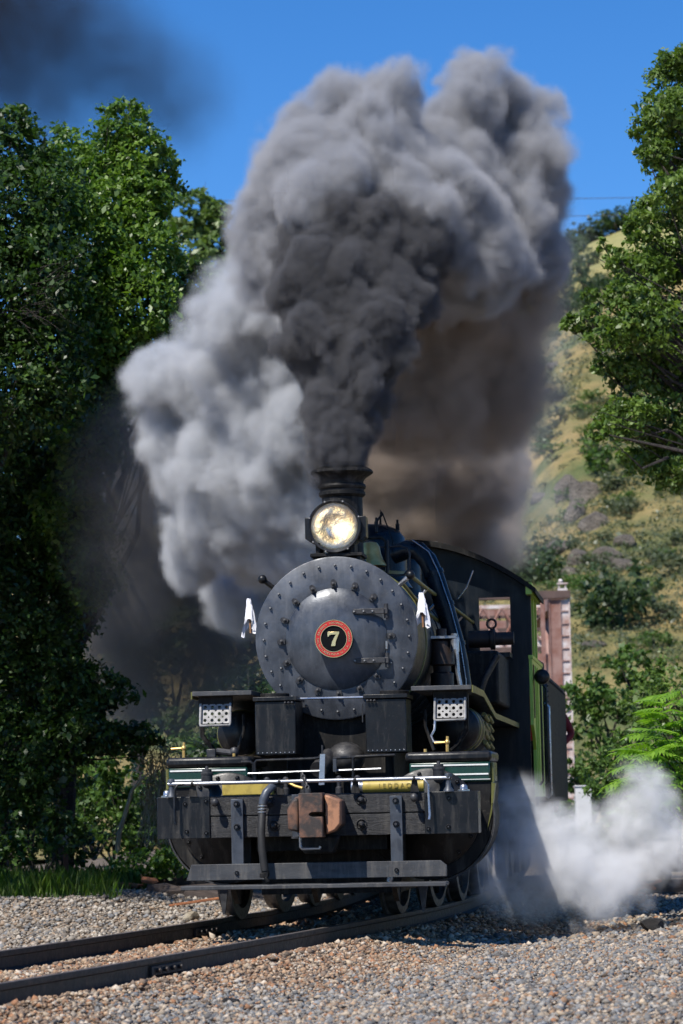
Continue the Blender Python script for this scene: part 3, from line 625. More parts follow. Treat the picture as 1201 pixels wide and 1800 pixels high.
# ---- headlight on its bracket
HLY, HLX, HLZ = .40, -.005, 3.472
hl = P(MB().lathe([(.212,1.30),(.232,1.295),(.238,1.30),(.240,1.33),(.232,1.345),(.225,1.36),(.225,1.62),(.20,1.66),(.0001,1.665)], (HLX,HLY,HLZ), 'Y', 64), 'headlight', 'black')
mh, N, L = mat('headlight_reflector'); b = N['Principled BSDF']; nz_ = noise(N, L, 9, 3, .5)
L.new(ramp(N, L, nz_, [(.36, (.95,.94,.92)), (.66, (.88,.76,.55))]), b.inputs['Base Color']); b.inputs['Metallic'].default_value = 1; b.inputs['Roughness'].default_value = .25; bump(N, L, nz_, b, .35, .02); M['reflector'] = mh
P(MB().lathe([(.0001,1.50),(.03,1.499),(.07,1.488),(.11,1.468),(.15,1.437),(.18,1.402),(.212,1.345),(.212,1.31)], (HLX,HLY,HLZ), 'Y', 64), 'reflector', 'reflector', hl)
mh, N, L = mat('headlight_glass'); b = N['Principled BSDF']; out_ = N['Material Output']; tr = N.new('ShaderNodeBsdfTransparent'); gl = N.new('ShaderNodeBsdfGlossy'); gl.inputs['Roughness'].default_value = .04
mxs = N.new('ShaderNodeMixShader'); fz = N.new('ShaderNodeFresnel'); fz.inputs[0].default_value = 1.45; L.new(fz.outputs[0], mxs.inputs[0]); L.new(tr.outputs[0], mxs.inputs[1]); L.new(gl.outputs[0], mxs.inputs[2]); L.new(mxs.outputs[0], out_.inputs[0]); M['lens'] = mh
P(MB().lathe([(.0001,1.287),(.10,1.290),(.18,1.300),(.213,1.308),(.213,1.312),(.18,1.304),(.0001,1.291)], (HLX,HLY,HLZ), 'Y', 48), 'lens', 'lens', hl)
mh, N, L = mat('lamp_bulb'); b = N['Principled BSDF']; b.inputs['Emission Color'].default_value = (1,.80,.48,1); b.inputs['Emission Strength'].default_value = 3.5; M['bulb'] = mh
P(MB().ball((HLX+.005,1.43+HLY,HLZ), .019, 14), 'bulb', 'bulb', hl)
for s in (-1, 1): P(MB().prism([(HLX+s*.215,3.565),(HLX+s*.275,3.565),(HLX+s*.275,3.375),(HLX+s*.215,3.335)], 1.38+HLY, 1.58+HLY), 'side_case', 'black', hl, .006)
for a in (20, 70, 110, 160, 215, 250, 300): bolt(B_ring, HLX+.236*math.cos(R_(a)), 1.32+HLY, HLZ+.236*math.sin(R_(a)), parent=hl)
bk = P(MB().box(-.23, .24, 1.72, 2.12, 3.205, 3.235), 'headlight_shelf', 'black_flat', bevel=.004)
for x in (-.16, .15): P(MB().box(x-.02, x+.02, 1.74, 2.0, 3.23, 3.33), 'shelf_leg', 'black_flat', bk)
P(MB().box(-.10,-.05,1.80,1.84,3.235,3.258), 'shelf_leg', 'steel', bk)
for x in (-.19, .2): P(MB().box(x-.015, x+.015, 1.75, 2.1, 3.10, 3.205), 'shelf_knee', 'black_flat', bk)
# ---- smoke stack
st = P(MB().lathe([(.30,3.08),(.24,3.15),(.20,3.22),(.186,3.30),(.186,3.79),(.20,3.80),(.213,3.815),(.213,3.84),(.20,3.85),(.20,3.865),(.216,3.875),(.222,3.892),(.214,3.91),(.197,3.92),(.20,3.945),(.225,3.975),(.265,4.00),(.288,4.018),(.287,4.034),(.262,4.055),(.205,4.082),(.196,4.088),(.196,4.108),(.172,4.11),(.16,4.09),(.16,3.2)], (0,2.35,0), 'Z', 64), 'smoke_stack', 'black_flat')
# ---- bell, domes, pipes
bl = P(MB().lathe([(.16,3.20),(.155,3.215),(.125,3.26),(.105,3.32),(.095,3.38),(.07,3.42),(.0001,3.435)], (.16,3.15,.02), 'Z', 32), 'bell', 'brass')
P(MB().tube([(.0,3.15,3.15),(.0,3.15,3.45),(.04,3.15,3.49),(.28,3.15,3.49),(.32,3.15,3.45),(.32,3.15,3.15)], .02, 8), 'bell_yoke', 'black', bl)
dm = P(MB().lathe([(.44,3.10),(.40,3.16),(.385,3.24),(.385,3.52),(.37,3.60),(.31,3.68),(.20,3.73),(.0001,3.745)], (0,4.5,0), 'Z', 48), 'steam_dome', 'navy')
P(MB().lathe([(.386,3.22),(.395,3.225),(.395,3.255),(.386,3.26)], (0,4.5,0), 'Z', 48), 'dome_band', 'olive', dm)
for x, y in ((-.1,4.3),(.12,4.2),(.3,4.5)): P(MB().lathe([(.02,3.68),(.02,3.74),(.012,3.745),(.012,3.78),(.0001,3.785)], (x,y,0), n=10), 'dome_stud', 'black_flat', dm)
P(MB().tube([(.17,4.1,3.70),(.175,4.1,3.84),(.19,4.1,3.80),(.14,4.08,3.74),(.14,4.0,3.62)], .013, 8), 'whistle_lever', 'black_flat', dm)
P(MB().tube([(.19,4.1,3.82),(.30,4.0,3.52),(.26,3.9,3.38),(.14,3.85,3.28)], .007, 6), 'cord', 'black_flat', dm)
d2 = P(MB().lathe([(.40,3.10),(.36,3.16),(.35,3.24),(.35,3.48),(.33,3.55),(.26,3.61),(.0001,3.64)], (0,6.6,0), 'Z', 40), 'sand_dome', 'navy')
P(MB().tube([(.10,3.85,3.46),(.38,3.8,3.46),(.46,3.8,3.44),(.48,3.8,3.38),(.47,3.8,3.24),(.42,3.8,3.18),(.12,3.8,3.16)], .011, 8), 'conduit', 'iron')
pp = P(MB().tube([(.30,4.05,3.40),(.44,4.0,3.44),(.55,3.95,3.42),(.64,3.92,3.32),(.71,3.9,3.15),(.80,3.9,2.85),(.875,3.9,2.56),(.92,3.9,2.32),(.945,3.9,2.1),(.95,3.9,1.7)], .093, 20), 'steam_pipe', 'navy')
for p0, p1 in (((.69,3.9,3.21),(.705,3.9,3.17)), ((.785,3.9,2.9),(.797,3.9,2.86)), ((.885,3.9,2.52),(.892,3.9,2.48))): P(MB().cyl(p0, p1, .101, n=20), 'pipe_band', 'navy', pp)
P(MB().tube([(.50,3.85,3.52),(.66,3.83,3.40),(.75,3.81,3.2),(.86,3.8,2.85),(.945,3.8,2.5),(.99,3.8,2.15),(.99,3.8,2.0)], .006, 6), 'steel_wire', 'steel', pp)
P(MB().tube([(.83,5.2,3.03),(.92,5.2,3.14),(.99,5.2,3.31)], .007, 6), 'whip_wire', 'steel')
for s in (-1, 1):
    hr = P(MB().tube([(s*.665,1.75,3.015),(s*.70,3.0,2.985),(s*.73,5.0,2.98),(s*.75,8.5,2.98)], .019, 10), 'boiler_handrail', 'olive')
    P(MB().tube([(s*.52,1.80,2.90),(s*.66,1.74,3.012)], .021, 12), 'rail_post', 'steel' if s > 0 else 'black', hr)
    P(MB().ball((s*.667,1.735,3.018), .041, 18), 'rail_ball', 'black', hr)
    for y in (3.0, 4.4, 6, 7.4): P(MB().tube([(s*.60,y,2.87),(s*.71,y,2.985)], .014, 8), 'rail_post', 'steel', hr)
lw = P(MB().tube([(.58,1.9,2.96),(.68,3.0,2.78),(.74,4.2,2.72)], .016, 8), 'lower_rail', 'olive')
# air pump and fittings beside the boiler
ap = P(MB().lathe([(.11,2.02),(.11,2.20),(.085,2.215),(.085,2.27),(.12,2.285),(.12,2.50),(.10,2.52),(.05,2.53),(.05,2.62),(.0001,2.63)], (.80,3.35,0), 'Z', 24), 'air_pump', 'copper')
P(MB().box(.62,.95,3.2,3.5,2.525,2.548), 'pump_shelf', 'steel', ap)
P(MB().lathe([(.045,2.40),(.045,2.53),(.03,2.54),(.03,2.57)], (.93,3.25,0), 'Z', 16), 'pump_cap', 'steel', ap)
P(MB().tube([(.95,3.2,2.42),(.96,3.2,2.2),(.99,3.2,2.02)], .022, 10), 'pump_pipe', 'steel', ap)
P(MB().tube([(1.03,4.6,1.95),(1.12,4.6,2.2),(1.25,4.6,2.42)], .035, 12), 'reverse_lever', 'iron')
mb = MB(); mb.lathe([(.0001,0),(.12,0),(.12,.26),(.15,.27),(.15,.32),(.09,.33),(.09,.55),(.0001,.55)], (0,0,0), 'X', 20); o = P(mb, 'feed_pump', 'copper'); o.location = (.74,7.9,2.76); o.scale = (.9,.8,.8)
mb = MB(); mb.tube([(1.0+.05*math.cos(t), 7.8, 2.92+.05*math.sin(t)) for t in np.linspace(0, 6.28, 16)], .013, 8, False); P(mb, 'lifting_eye', 'copper')
P(MB().box(.55,1.2,7.7,8.2,2.55,2.60), 'pump_bracket', 'black')
P(MB().box(.50,1.15,6.4,8.4,2.0,2.56), 'injector_casing', 'black_flat', bevel=.03)
# ---- running boards and steps
for s in (-1, 1):
    X = lambda a, b: (min(s*a, s*b), max(s*a, s*b))
    rb = P(MB().box(*X(.70,1.225), 1.16, 2.6, 1.965, 2.005), 'running_board', 'greyboard', bevel=.004)
    P(MB().prism([(2.6,1.965),(2.6,2.005),(4.3,1.845),(8.5,1.845),(8.5,1.805),(4.3,1.805)], *X(.70,1.225), 'yz'), 'running_board', 'black')
    P(MB().prism([(1.17,1.94),(1.17,2.003),(2.6,2.003),(4.3,1.843),(8.5,1.843),(8.5,1.79),(4.3,1.79),(2.6,1.945)], *X(1.227,1.238), 'yz'), 'edge_sheen', 'olive')  # olive colour carries the yellow-green reflection along the board's edge
    # hanging step of perforated plate
    sp = P(MB().box(*X(.885,1.185), 1.26, 1.29, 1.87, 1.965), 'step_hanger', 'black_flat')
    x0, x1, z0, z1 = .905, 1.155, 1.725, 1.895; nx, nz = 4, 3; mb = MB()
    for i in range(nx):
        for j in range(nz):
            cx = x0+(x1-x0)*(i+.5)/nx; cz = z0+(z1-z0)*(j+.5)/nz; hx, hz = (x1-x0)/nx/2, (z1-z0)/nz/2; n = 16; v = []; f = []
            for k in range(n):
                a = 2*math.pi*(k+.5)/n; c_, s_ = math.cos(a), math.sin(a); m_ = 1/max(abs(c_), abs(s_))
                yy = lambda zz: 1.21 + (zz-z0)*.28
                zo, zi = cz+hz*s_*m_, cz+.0145*s_
                v.append((s*(cx+hx*c_*m_), yy(zo), zo)); v.append((s*(cx+.0145*c_), yy(zi), zi)); v.append((s*(cx+.0145*c_), yy(zi)+.012, zi))
            for k in range(n):
                k2 = (k+1) % n; f.append((3*k, 3*k2, 3*k2+1, 3*k+1)); f.append((3*k+1, 3*k2+1, 3*k2+2, 3*k+2))
            mb.add(v, f)
    P(mb, 'step_plate', 'stepmetal', sp, 0, 20)
    P(MB().tube([(s*.90,1.24,1.90),(s*.897,1.19,1.72),(s*.90,1.165,1.705),(s*1.155,1.165,1.705),(s*1.162,1.19,1.72),(s*1.162,1.24,1.90)], .0115, 8), 'step_rim', 'stepmetal', sp)
    P(MB().tube([(s*1.17,1.29,1.95),(s*1.165,1.32,1.62),(s*1.08,1.38,1.50),(s*1.02,1.4,1.45)], .022, 8), 'step_brace', 'black_flat', sp)
    P(MB().tube([(s*.80,1.35,1.80),(s*.80,1.35,1.66),(s*.87,1.35,1.45)], .014, 8), 'step_brace', 'black_flat', sp)
    # cooling coil under the running board
    ck = MB()
    for j in range(4):
        for k in range(2): ck.cyl((s*1.2, 3.1+.62*k, 1.80-.085*j), (s*1.2, 3.1+.62*k+.54, 1.80-.085*j-.045), .022, n=10)
    P(ck, 'cooling_coil', 'olive')
    P(MB().lathe([(.0001,2.35),(.15,2.36),(.20,2.40),(.21,2.44),(.21,3.9),(.0001,3.95)], (s*1.0,0,1.66), 'Y', 32), 'air_tank', 'black')
    for y in (2.5, 2.9): P(MB().lathe([(.211,y-.05),(.217,y-.045),(.217,y+.045),(.211,y+.05)], (s*1.0,0,1.66), 'Y', 32), 'tank_band', 'olive')
# ---- frame, saddle, wheels
P(MB().box(-.48,.48,1.75,3.2,1.05,1.95), 'saddle', 'black_flat', bevel=.02)
P(MB().box(-.55,.55,.29,10.5,.62,1.0), 'frame', 'black_flat')
P(MB().box(-.60,.60,.9,3.2,.24,.61), 'truck_frame_block', 'black_flat')  # dark box added between the wheels to block light from behind
P(MB().box(-.95,.95,3.4,8.4,1.0,1.72), 'ash_pan', 'black_flat')
for s in (-1, 1): P(MB().box(min(s*.60,s*.66),max(s*.60,s*.66),.3,8.0,.5,1.0), 'frame_plate', 'black_flat')
def wheelset(y, r, name, spokes, off=None, yawd=0):
    ax = MB(); ax.cyl((-.8,0,r),(.8,0,r),.085,n=14)
    p_, tg = on_track_at(L0, y)
    a = P(ax, name, 'iron'); a.location = p_; a.rotation_euler = (0, 0, tg)
    for s in (-1, 1):
        t_ = MB(); t_.lathe([(r-.07,s*.68),(r+.028,s*.685),(r+.028,s*.712),(r,s*.725),(r-.006,s*.82),(r-.07,s*.825),(r-.07,s*.68)], (0,0,r), 'X', 48); P(t_, 'tyre', 'wheelrim', a)
        w = MB(); w.lathe([(.0001,s*.70),(.11,s*.70),(.11,s*.86),(.0001,s*.87)], (0,0,r), 'X', 20)
        if spokes:
            for k in range(spokes):
                an = 2*math.pi*k/spokes; w.tube([(s*.76,.08*math.cos(an),r+.08*math.sin(an)),(s*.75,(r-.06)*math.cos(an),r+(r-.06)*math.sin(an))], [.035,.026], 6)
        else: w.lathe([(.05,s*.74),(r-.065,s*.73),(r-.065,s*.77),(.05,s*.79)], (0,0,r), 'X', 40)
        P(w, 'wheel_centre', 'black_flat', a)
    return a
def on_track_at(o, y):
    w = o + Vector((math.sin(LY), math.cos(LY), 0)) * y
    k = int(np.argmin(np.hypot(CLA[:, 0] - w.x, CLA[:, 1] - w.y))); p, tg, rt = FR[k]
    # nearest point on the centre line, back in the engine's frame
    q = p + tg * (w - p).dot(tg); d = q - o; ax_x = Vector((math.cos(LY), -math.sin(LY), 0)); ax_y = Vector((math.sin(LY), math.cos(LY), 0))
    return (d.dot(ax_x), d.dot(ax_y), 0), -(math.atan2(tg.x, tg.y) - LY)
wheelset(2.35, .36, 'leading_wheelset', 0)
for y in (3.9, 5.35, 7.0, 8.4): wheelset(y, .55, 'driving_wheelset', 12)
for s in (-1, 1):
    P(MB().box(min(s*.90,s*.95),max(s*.90,s*.95),3.9,5.35,.50,.58), 'side_rod', 'steel'); P(MB().cyl((s*.87,1.86,.87),(s*.87,2.7,.87),.035,n=12), 'piston_rod', 'steel')
    P(MB().box(min(s*.82,s*.98),max(s*.82,s*.98),2.5,2.75,.75,.99), 'crosshead', 'iron', bevel=.01)
    P(MB().tube([(s*.97,2.62,.87),(s*.97,5.35,.54)], .045, 8), 'main_rod', 'steel')
P(MB().tube([(.52,.9,.62),(.52,.9,.40),(.50,.9,.33)], .03, 8), 'sand_pipe', 'steel')
P(MB().prism([(.80,.33),(.88,.33),(.85,.10),(.83,.10)], .30, .33), 'rail_guard', 'iron'); P(MB().prism([(-.80,.33),(-.88,.33),(-.85,.10),(-.83,.10)], .30, .33), 'rail_guard', 'iron')
# ---- cab
CY0, CY1 = 8.5, 10.9
def arch(x): return 3.86 - .50 * (abs(x) / 1.36)**2
xs_ = np.linspace(-1.36, 1.36, 25)
def cabwall(y0, y1, name):
    # front wall pieces leave two window openings
    w = []
    top = [(x, arch(x)) for x in xs_]
    w.append([(-1.36,1.2),(-.70,1.2),(-.70,2.60),(-1.36,2.60)]); w.append([(.70,1.2),(1.36,1.2),(1.36,2.60),(.70,2.60)])
    w.append([(-.70,1.2),(.70,1.2),(.70,3.26),(-.70,3.26)])
    for s in (-1, 1): w.append([(s*1.17,2.60),(s*1.36,2.60),(s*1.36,3.26),(s*1.17,3.26)]); w.append([(s*.70,2.60),(s*.82,2.60),(s*.82,3.26),(s*.70,3.26)])
    w.append([(-1.36,3.26),(1.36,3.26)] + [(x, z) for x, z in reversed(top)])
    for q in w: P(MB().prism(q, y0, y1), name, 'cabfront')
cabwall(CY0, CY0+.04, 'cab_front')
P(MB().box(.30,.66,CY0-.012,CY0,2.95,3.22), 'front_panel', 'navy')
for s in (-1, 1):
    X = lambda a, b: (min(s*a, s*b), max(s*a, s*b))
    cs = P(MB().prism([(CY0,1.82),(CY0,2.56),(CY1,2.56),(CY1,1.02),(9.0,1.02),(9.0,1.55),(8.85,1.68)], *X(1.365,1.40), 'yz'), 'cab_side', 'lime')
    P(MB().box(*X(1.36,1.41), CY0-.02, CY1, 2.562, 2.60), 'window_sill', 'lime', cs)
    for y in (CY0, 9.15, 9.75): P(MB().box(*X(1.355,1.402), y, y+.10, 2.60, 3.37), 'cab_post', 'cabfront' if y == CY0 else 'lime', cs)
    P(MB().box(*X(1.36,1.43), CY0-.22, 10.2, 3.27, 3.40), 'eave_board', 'lime', cs)
    for y in (9.1, 9.5, 10.35): P(MB().box(*X(1.402,1.412), y, y+.05, 1.05, 2.5), 'batten', 'lime', cs)
    for y0, y1, z in ((9.3,9.32,2.3),(10.7,10.72,2.3)): P(MB().tube([(s*1.41,y0,1.15),(s*1.45,y0,1.2),(s*1.45,y0,2.3),(s*1.41,y0,2.35)], .014, 8), 'grab_iron', 'black', cs)
    P(MB().box(*X(1.403,1.41), 8.65, 8.78, 1.9, 2.5), 'door_slot', 'black', cs)
mb = MB(); v = []; f = []
xr = np.linspace(-1.47, 1.47, 31); n = len(xr)
for dz in (.06, .0):
    for y in (CY0-.24, 10.3):
        for x in xr: v.append((x, y, arch(x)+dz))
for k in range(n-1): f += [(k,k+1,n+k+1,n+k),(2*n+k,3*n+k,3*n+k+1,2*n+k+1),(k,2*n+k,2*n+k+1,k+1),(n+k,n+k+1,3*n+k+1,3*n+k)]
f += [(0,n,3*n,2*n),(n-1,3*n-1,4*n-1,2*n-1)]
P(mb.add(v, f), 'cab_roof', 'black_flat', label='arched black cab roof')
P(MB().prism([(-.25,3.78),(.34,3.78),(.335,3.955),(-.25,3.965)], 9.0, 9.03), 'roof_hatch', 'roofgrey')
P(MB().box(-.25,.30,9.03,9.5,3.80,3.90), 'hatch_box', 'black_flat')
P(MB().box(-1.36,1.36,CY0,CY1,1.15,1.2), 'cab_floor', 'black_flat')
P(MB().box(-.75,.75,8.6,9.3,1.2,2.7), 'boiler_backhead', 'black_flat', bevel=.1)
P(MB().lathe([(.0001,8.10),(.06,8.11),(.085,8.14),(.085,8.3),(.06,8.33),(.0001,8.34)], (1.50,.45,2.36), 'Y', 20), 'marker_lamp', 'black')
# ---- white flags on staffs at the smokebox
def flag(x, y, z, seed, label, wid):
    g = random.Random(seed); w = loco.matrix_basis @ Vector((x, y, z))
    e = empty('white_flag', loco_pt(x, y, z-.32), -LY, label, 'flag', 'flags on the smokebox')
    P(MB().cyl((.012,0,.04),(0,0,.33),.010,n=8), 'staff', 'wood', e)
    v = []; f = []; rows, n = 12, 28; ph = g.uniform(0, 6)
    for i in range(rows+1):
        t = i / rows; zz = .35 - t * .275; rr = .016 + wid * t**.85
        for k in range(n):
            a = 2*math.pi*k/n; pl_ = 1 + .32*t*math.sin(5*a+ph) + .15*t*math.sin(9*a+2*ph)
            v.append((rr*pl_*math.cos(a) + .03*t*t*math.sin(ph+2*t) + g.uniform(-.0035, .0035), rr*.5*pl_*math.sin(a) + g.uniform(-.0035, .0035), zz - .055*t**2*math.sin(2*a+ph) - .045*t*math.cos(a-.6-ph) + g.uniform(-.004, .004)))
    for i in range(rows):
        for k in range(n): k2 = (k+1) % n; f.append((i*n+k, (i+1)*n+k, (i+1)*n+k2, i*n+k2))
    P(MB().add(v, f), 'cloth', 'cloth', e, 0, 60)
def loco_pt(x, y, z): return L0 + Vector((math.cos(LY), -math.sin(LY), 0))*x + Vector((math.sin(LY), math.cos(LY), 0))*y + Vector((0, 0, z))
flag(-.80, 1.78, 2.82, 3, 'white cloth flag at the left rim of the smokebox', .040)
flag(.755, 1.78, 2.83, 8, 'white cloth flag at the right rim of the smokebox', .048)
# ---- tender
td = empty('tender', loco_pt(0, 11.4, 0), -LY, 'black riveted tender coupled behind the lime green cab', 'tender')
tk = P(MB().prism([(0,.95),(0,2.30),(.55,2.52),(6.2,2.52),(6.2,.95)], -1.42, 1.42, 'yz'), 'tank', 'black_flat', td, .03)
P(MB().prism([(0.1,2.30),(.65,2.76),(3.5,2.80),(3.5,2.5)], -1.25, 1.25, 'yz'), 'coal_bunker', 'black_flat', td, .02)
for s in (-1, 1):
    for k in range(16): bolt(B_small, s*1.28, .0, 1.0+.085*k, 'steel', tk, 'rivet')
    for k in range(22):
        o = bolt(B_small, s*1.42, .15, 1.0+.065*k, 'steel', tk, 'rivet'); o.rotation_euler = (0, 0, s*R_(90))
        if k < 18: o = bolt(B_small, s*1.42, .15+.33*k, 2.45, 'steel', tk, 'rivet'); o.rotation_euler = (0, 0, s*R_(90))
    P(MB().tube([(s*1.40,-.06,1.0),(s*1.45,-.06,1.05),(s*1.45,-.06,2.1),(s*1.40,-.06,2.15)], .018, 8), 'grab_iron', 'steel', td)
    P(MB().box(min(s*1.1,s*1.3),max(s*1.1,s*1.3),-.03,0,1.7,2.25), 'front_panel', 'red', td)
    P(MB().cyl((s*1.28,-.08,.9),(s*1.28,-.08,1.62),.03,n=10), 'water_pipe', 'iron', td)
    for y in (1.0, 2.2, 4.0, 5.2):
        w = MB(); w.lathe([(.0001,s*.70),(.42,s*.70),(.45,s*.71),(.42,s*.735),(.42,s*.83),(.0001,s*.84)], (0,y,.42), 'X', 32); P(w, 'wheel', 'wheelrim', td)
    P(MB().box(min(s*.9,s*1.02),max(s*.9,s*1.02),.4,2.8,.35,.75), 'truck_frame_block', 'black_flat', td); P(MB().box(min(s*.9,s*1.02),max(s*.9,s*1.02),3.4,5.8,.35,.75), 'truck_frame_block', 'black_flat', td)
P(MB().box(-1.2,1.2,-.4,6.3,.75,.95), 'tender_frame', 'black_flat', td)
# ---- person leaning out past the tender
pe = empty('person', loco_pt(1.12, 17.85, 0), -LY, 'person in a dark red jacket leaning out beyond the black tender', 'person')
def skin(name, pts, edges, m, parent, sub=2):
    me = bpy.data.meshes.new(name); me.from_pydata([p[:3] for p in pts], edges, []); o = link(name, me, M[m], parent)
    md = o.modifiers.new('skin', 'SKIN'); 
    for i, p in enumerate(pts): me.skin_vertices[0].data[i].radius = (p[3], p[3] if len(p) < 5 else p[4]); 
    me.skin_vertices[0].data[0].use_root = True
    s_ = o.modifiers.new('sub', 'SUBSURF'); s_.levels = sub; s_.render_levels = sub
    for q in me.polygons: q.use_smooth = True
    return o
zf = .78
body = [(0,0,zf+.90,.15,.11),(.02,0,zf+1.10,.14,.11),(.07,-.02,zf+1.32,.16,.11),(.10,-.04,zf+1.47,.06),(.12,-.08,zf+1.62,.085,.10),(.13,-.09,zf+1.74,.06,.07),
        (.09,0,zf+.86,.085),(.10,.03,zf+.46,.062),(.10,.05,zf+.06,.045),(.10,-.08,zf+.03,.04),(-.09,0,zf+.86,.085),(-.10,.02,zf+.46,.062),(-.10,.05,zf+.06,.045),(-.10,-.08,zf+.03,.04),
        (.25,-.03,zf+1.38,.06),(.37,-.03,zf+1.12,.048),(.25,-.18,zf+.98,.036),(.19,-.22,zf+.95,.03),(-.10,-.03,zf+1.37,.06),(-.20,-.02,zf+1.10,.047),(-.12,-.20,zf+.98,.036),(-.08,-.24,zf+.97,.03)]
ed = [(0,1),(1,2),(2,3),(3,4),(4,5),(0,6),(6,7),(7,8),(8,9),(0,10),(10,11),(11,12),(12,13),(2,14),(14,15),(15,16),(16,17),(2,18),(18,19),(19,20),(20,21)]
bo = skin('body', body, ed, 'skin', pe)
jk = [(*p[:3], *(q*1.22 for q in p[3:])) for p in [body[0], body[1], body[2], body[14], body[15], body[16], body[18], body[19], body[20]]]
skin('jacket', jk, [(0,1),(1,2),(2,3),(3,4),(4,5),(2,6),(6,7),(7,8)], 'jacket', pe)
tr_ = [(*p[:3], *(q*1.2 for q in p[3:])) for p in [body[0], body[6], body[7], body[8], body[10], body[11], body[12]]]
skin('trousers', tr_, [(0,1),(1,2),(2,3),(0,4),(4,5),(5,6)], 'denim', pe)
P(MB().ball((.125,-.07,zf+1.70), .115, 16, (.95,1.05,.8)), 'cap', 'denim', pe)
# ================================================================== bridge, trackside things
br = empty('truss_bridge', (3.6, 80, 0), 0, 'rusty steel truss bridge portal standing behind the tender', 'bridge')
BW = 2.42
for s in (-1, 1):
    X = lambda a, b: (min(s*a, s*b), max(s*a, s*b))
    ep = P(MB().box(*X(2.12,2.42), -.02, .02, .75, 6.42), 'end_post', 'bridge', br)
    P(MB().box(*X(2.42,2.66), -.012, .015, .75, 6.42), 'post_plate', 'bridgegrey', ep)
    P(MB().box(*X(2.645,2.685), -.05, .35, .75, 6.44), 'post_flange', 'bridgegrey', ep)
    P(MB().box(*X(2.10,2.13), -.05, .40, .75, 6.42), 'post_flange', 'bridge', ep)
    for k in range(16): P(MB().box(*X(2.43,2.64), -.045, -.013, .9+.345*k, .93+.345*k), 'batten', 'bridge', ep)
    P(MB().box(*X(2.41,2.435), -.05, -.013, .75, 6.42), 'post_rib', 'bridge', ep)
    P(MB().box(*X(1.86,1.98), -.10, .10, 4.2, 6.45), 'inner_post', 'bridge', br)
    P(MB().prism([(s*1.98,4.2),(s*2.12,4.0),(s*2.12,4.9),(s*1.2,5.0),(s*1.2,4.75)], -.02, .02), 'knee_plate', 'bridge', br)
    P(MB().box(*X(2.0,2.75), -.4, 1.2, -.9, .748), 'abutment', 'concrete', br)
    # truss side running away over the creek
    P(MB().box(*X(2.2,2.6), .4, 46, 6.25, 6.6), 'top_chord', 'bridge', br); P(MB().box(*X(2.2,2.6), .4, 46, .2, .6), 'bottom_chord', 'bridge', br)
    for k in range(1, 8):
        y = k*5.7; P(MB().box(*X(2.3,2.5), y, y+.25, .6, 6.25), 'vertical', 'bridge', br)
        mb = MB(); mb.tube([(s*2.4, y-5.4, .6), (s*2.4, y, 6.2)], .10, 6); P(mb, 'diagonal', 'bridge', br)
P(MB().box(-2.66, 2.70, -.12, .25, 6.45, 6.66), 'portal_strut', 'bridgedark', br)
for z0, z1, mt in ((6.20,6.30,'bridgegrey'),(5.92,6.0,'bridgedark'),(5.55,5.65,'bridgedark'),(5.28,5.40,'bridgegrey'),(4.98,5.12,'bridgedark')): P(MB().box(-1.86, 1.86, -.05, .05, z0, z1), 'portal_strut', mt, br)
P(MB().box(-1.86,1.86,-.03,.0,5.12,5.28), 'portal_plate', 'bridgegrey', br)
for k in range(7):
    x0 = -1.8+.52*k; mb = MB(); mb.tube([(x0,-.08,5.30),(x0+.5,-.08,6.2)], .04, 5); mb.tube([(x0+.5,-.10,5.30),(x0,-.10,6.2)], .04, 5); P(mb, 'lattice_bar', 'bridge', br)
    P(MB().box(x0+.1,x0+.17,-.04,.04,5.65,5.95), 'lattice_stay', 'bridgedark', br)
for k in range(1, 8): P(MB().box(-2.2,2.2,k*5.7,k*5.7+.2,6.3,6.55), 'cross_strut', 'bridge', br)
mb = MB(); mb.box(2.36,2.62,-.1,.1,6.66,6.72); mb.tube([(2.4,0,6.72),(2.4,0,6.86)], .02, 6); mb.tube([(2.58,0,6.72),(2.58,0,6.86)], .02, 6); mb.box(2.34,2.64,-.05,.05,6.84,6.88); mb.ball((2.45,0,6.93), .06); P(mb, 'lamp_bracket', 'bridgegrey', br)
P(MB().box(-2.3,2.3,.5,46,.05,.25), 'bridge_deck', 'timber', br)
cbx = empty('relay_cabinet', (4.87, 60, gh(np.array([4.87]), np.array([60.]))[0]), 0, 'plain pale grey relay cabinet beside the foot of the bridge', 'cabinet')
zt = 1.21 - cbx.location.z
P(MB().box(-.155,.165,-.15,.15,0,zt-.03), 'case', 'cabinet', cbx, .006); P(MB().box(-.17,.18,-.17,.17,zt-.028,zt), 'lid', 'cabinet', cbx, .006)
P(MB().box(-.13,.14,-.158,-.152,.12,zt-.1), 'door', 'cabinet', cbx, .003)
def gz_(x, y): return float(gh(np.array([x]), np.array([y]))[0])
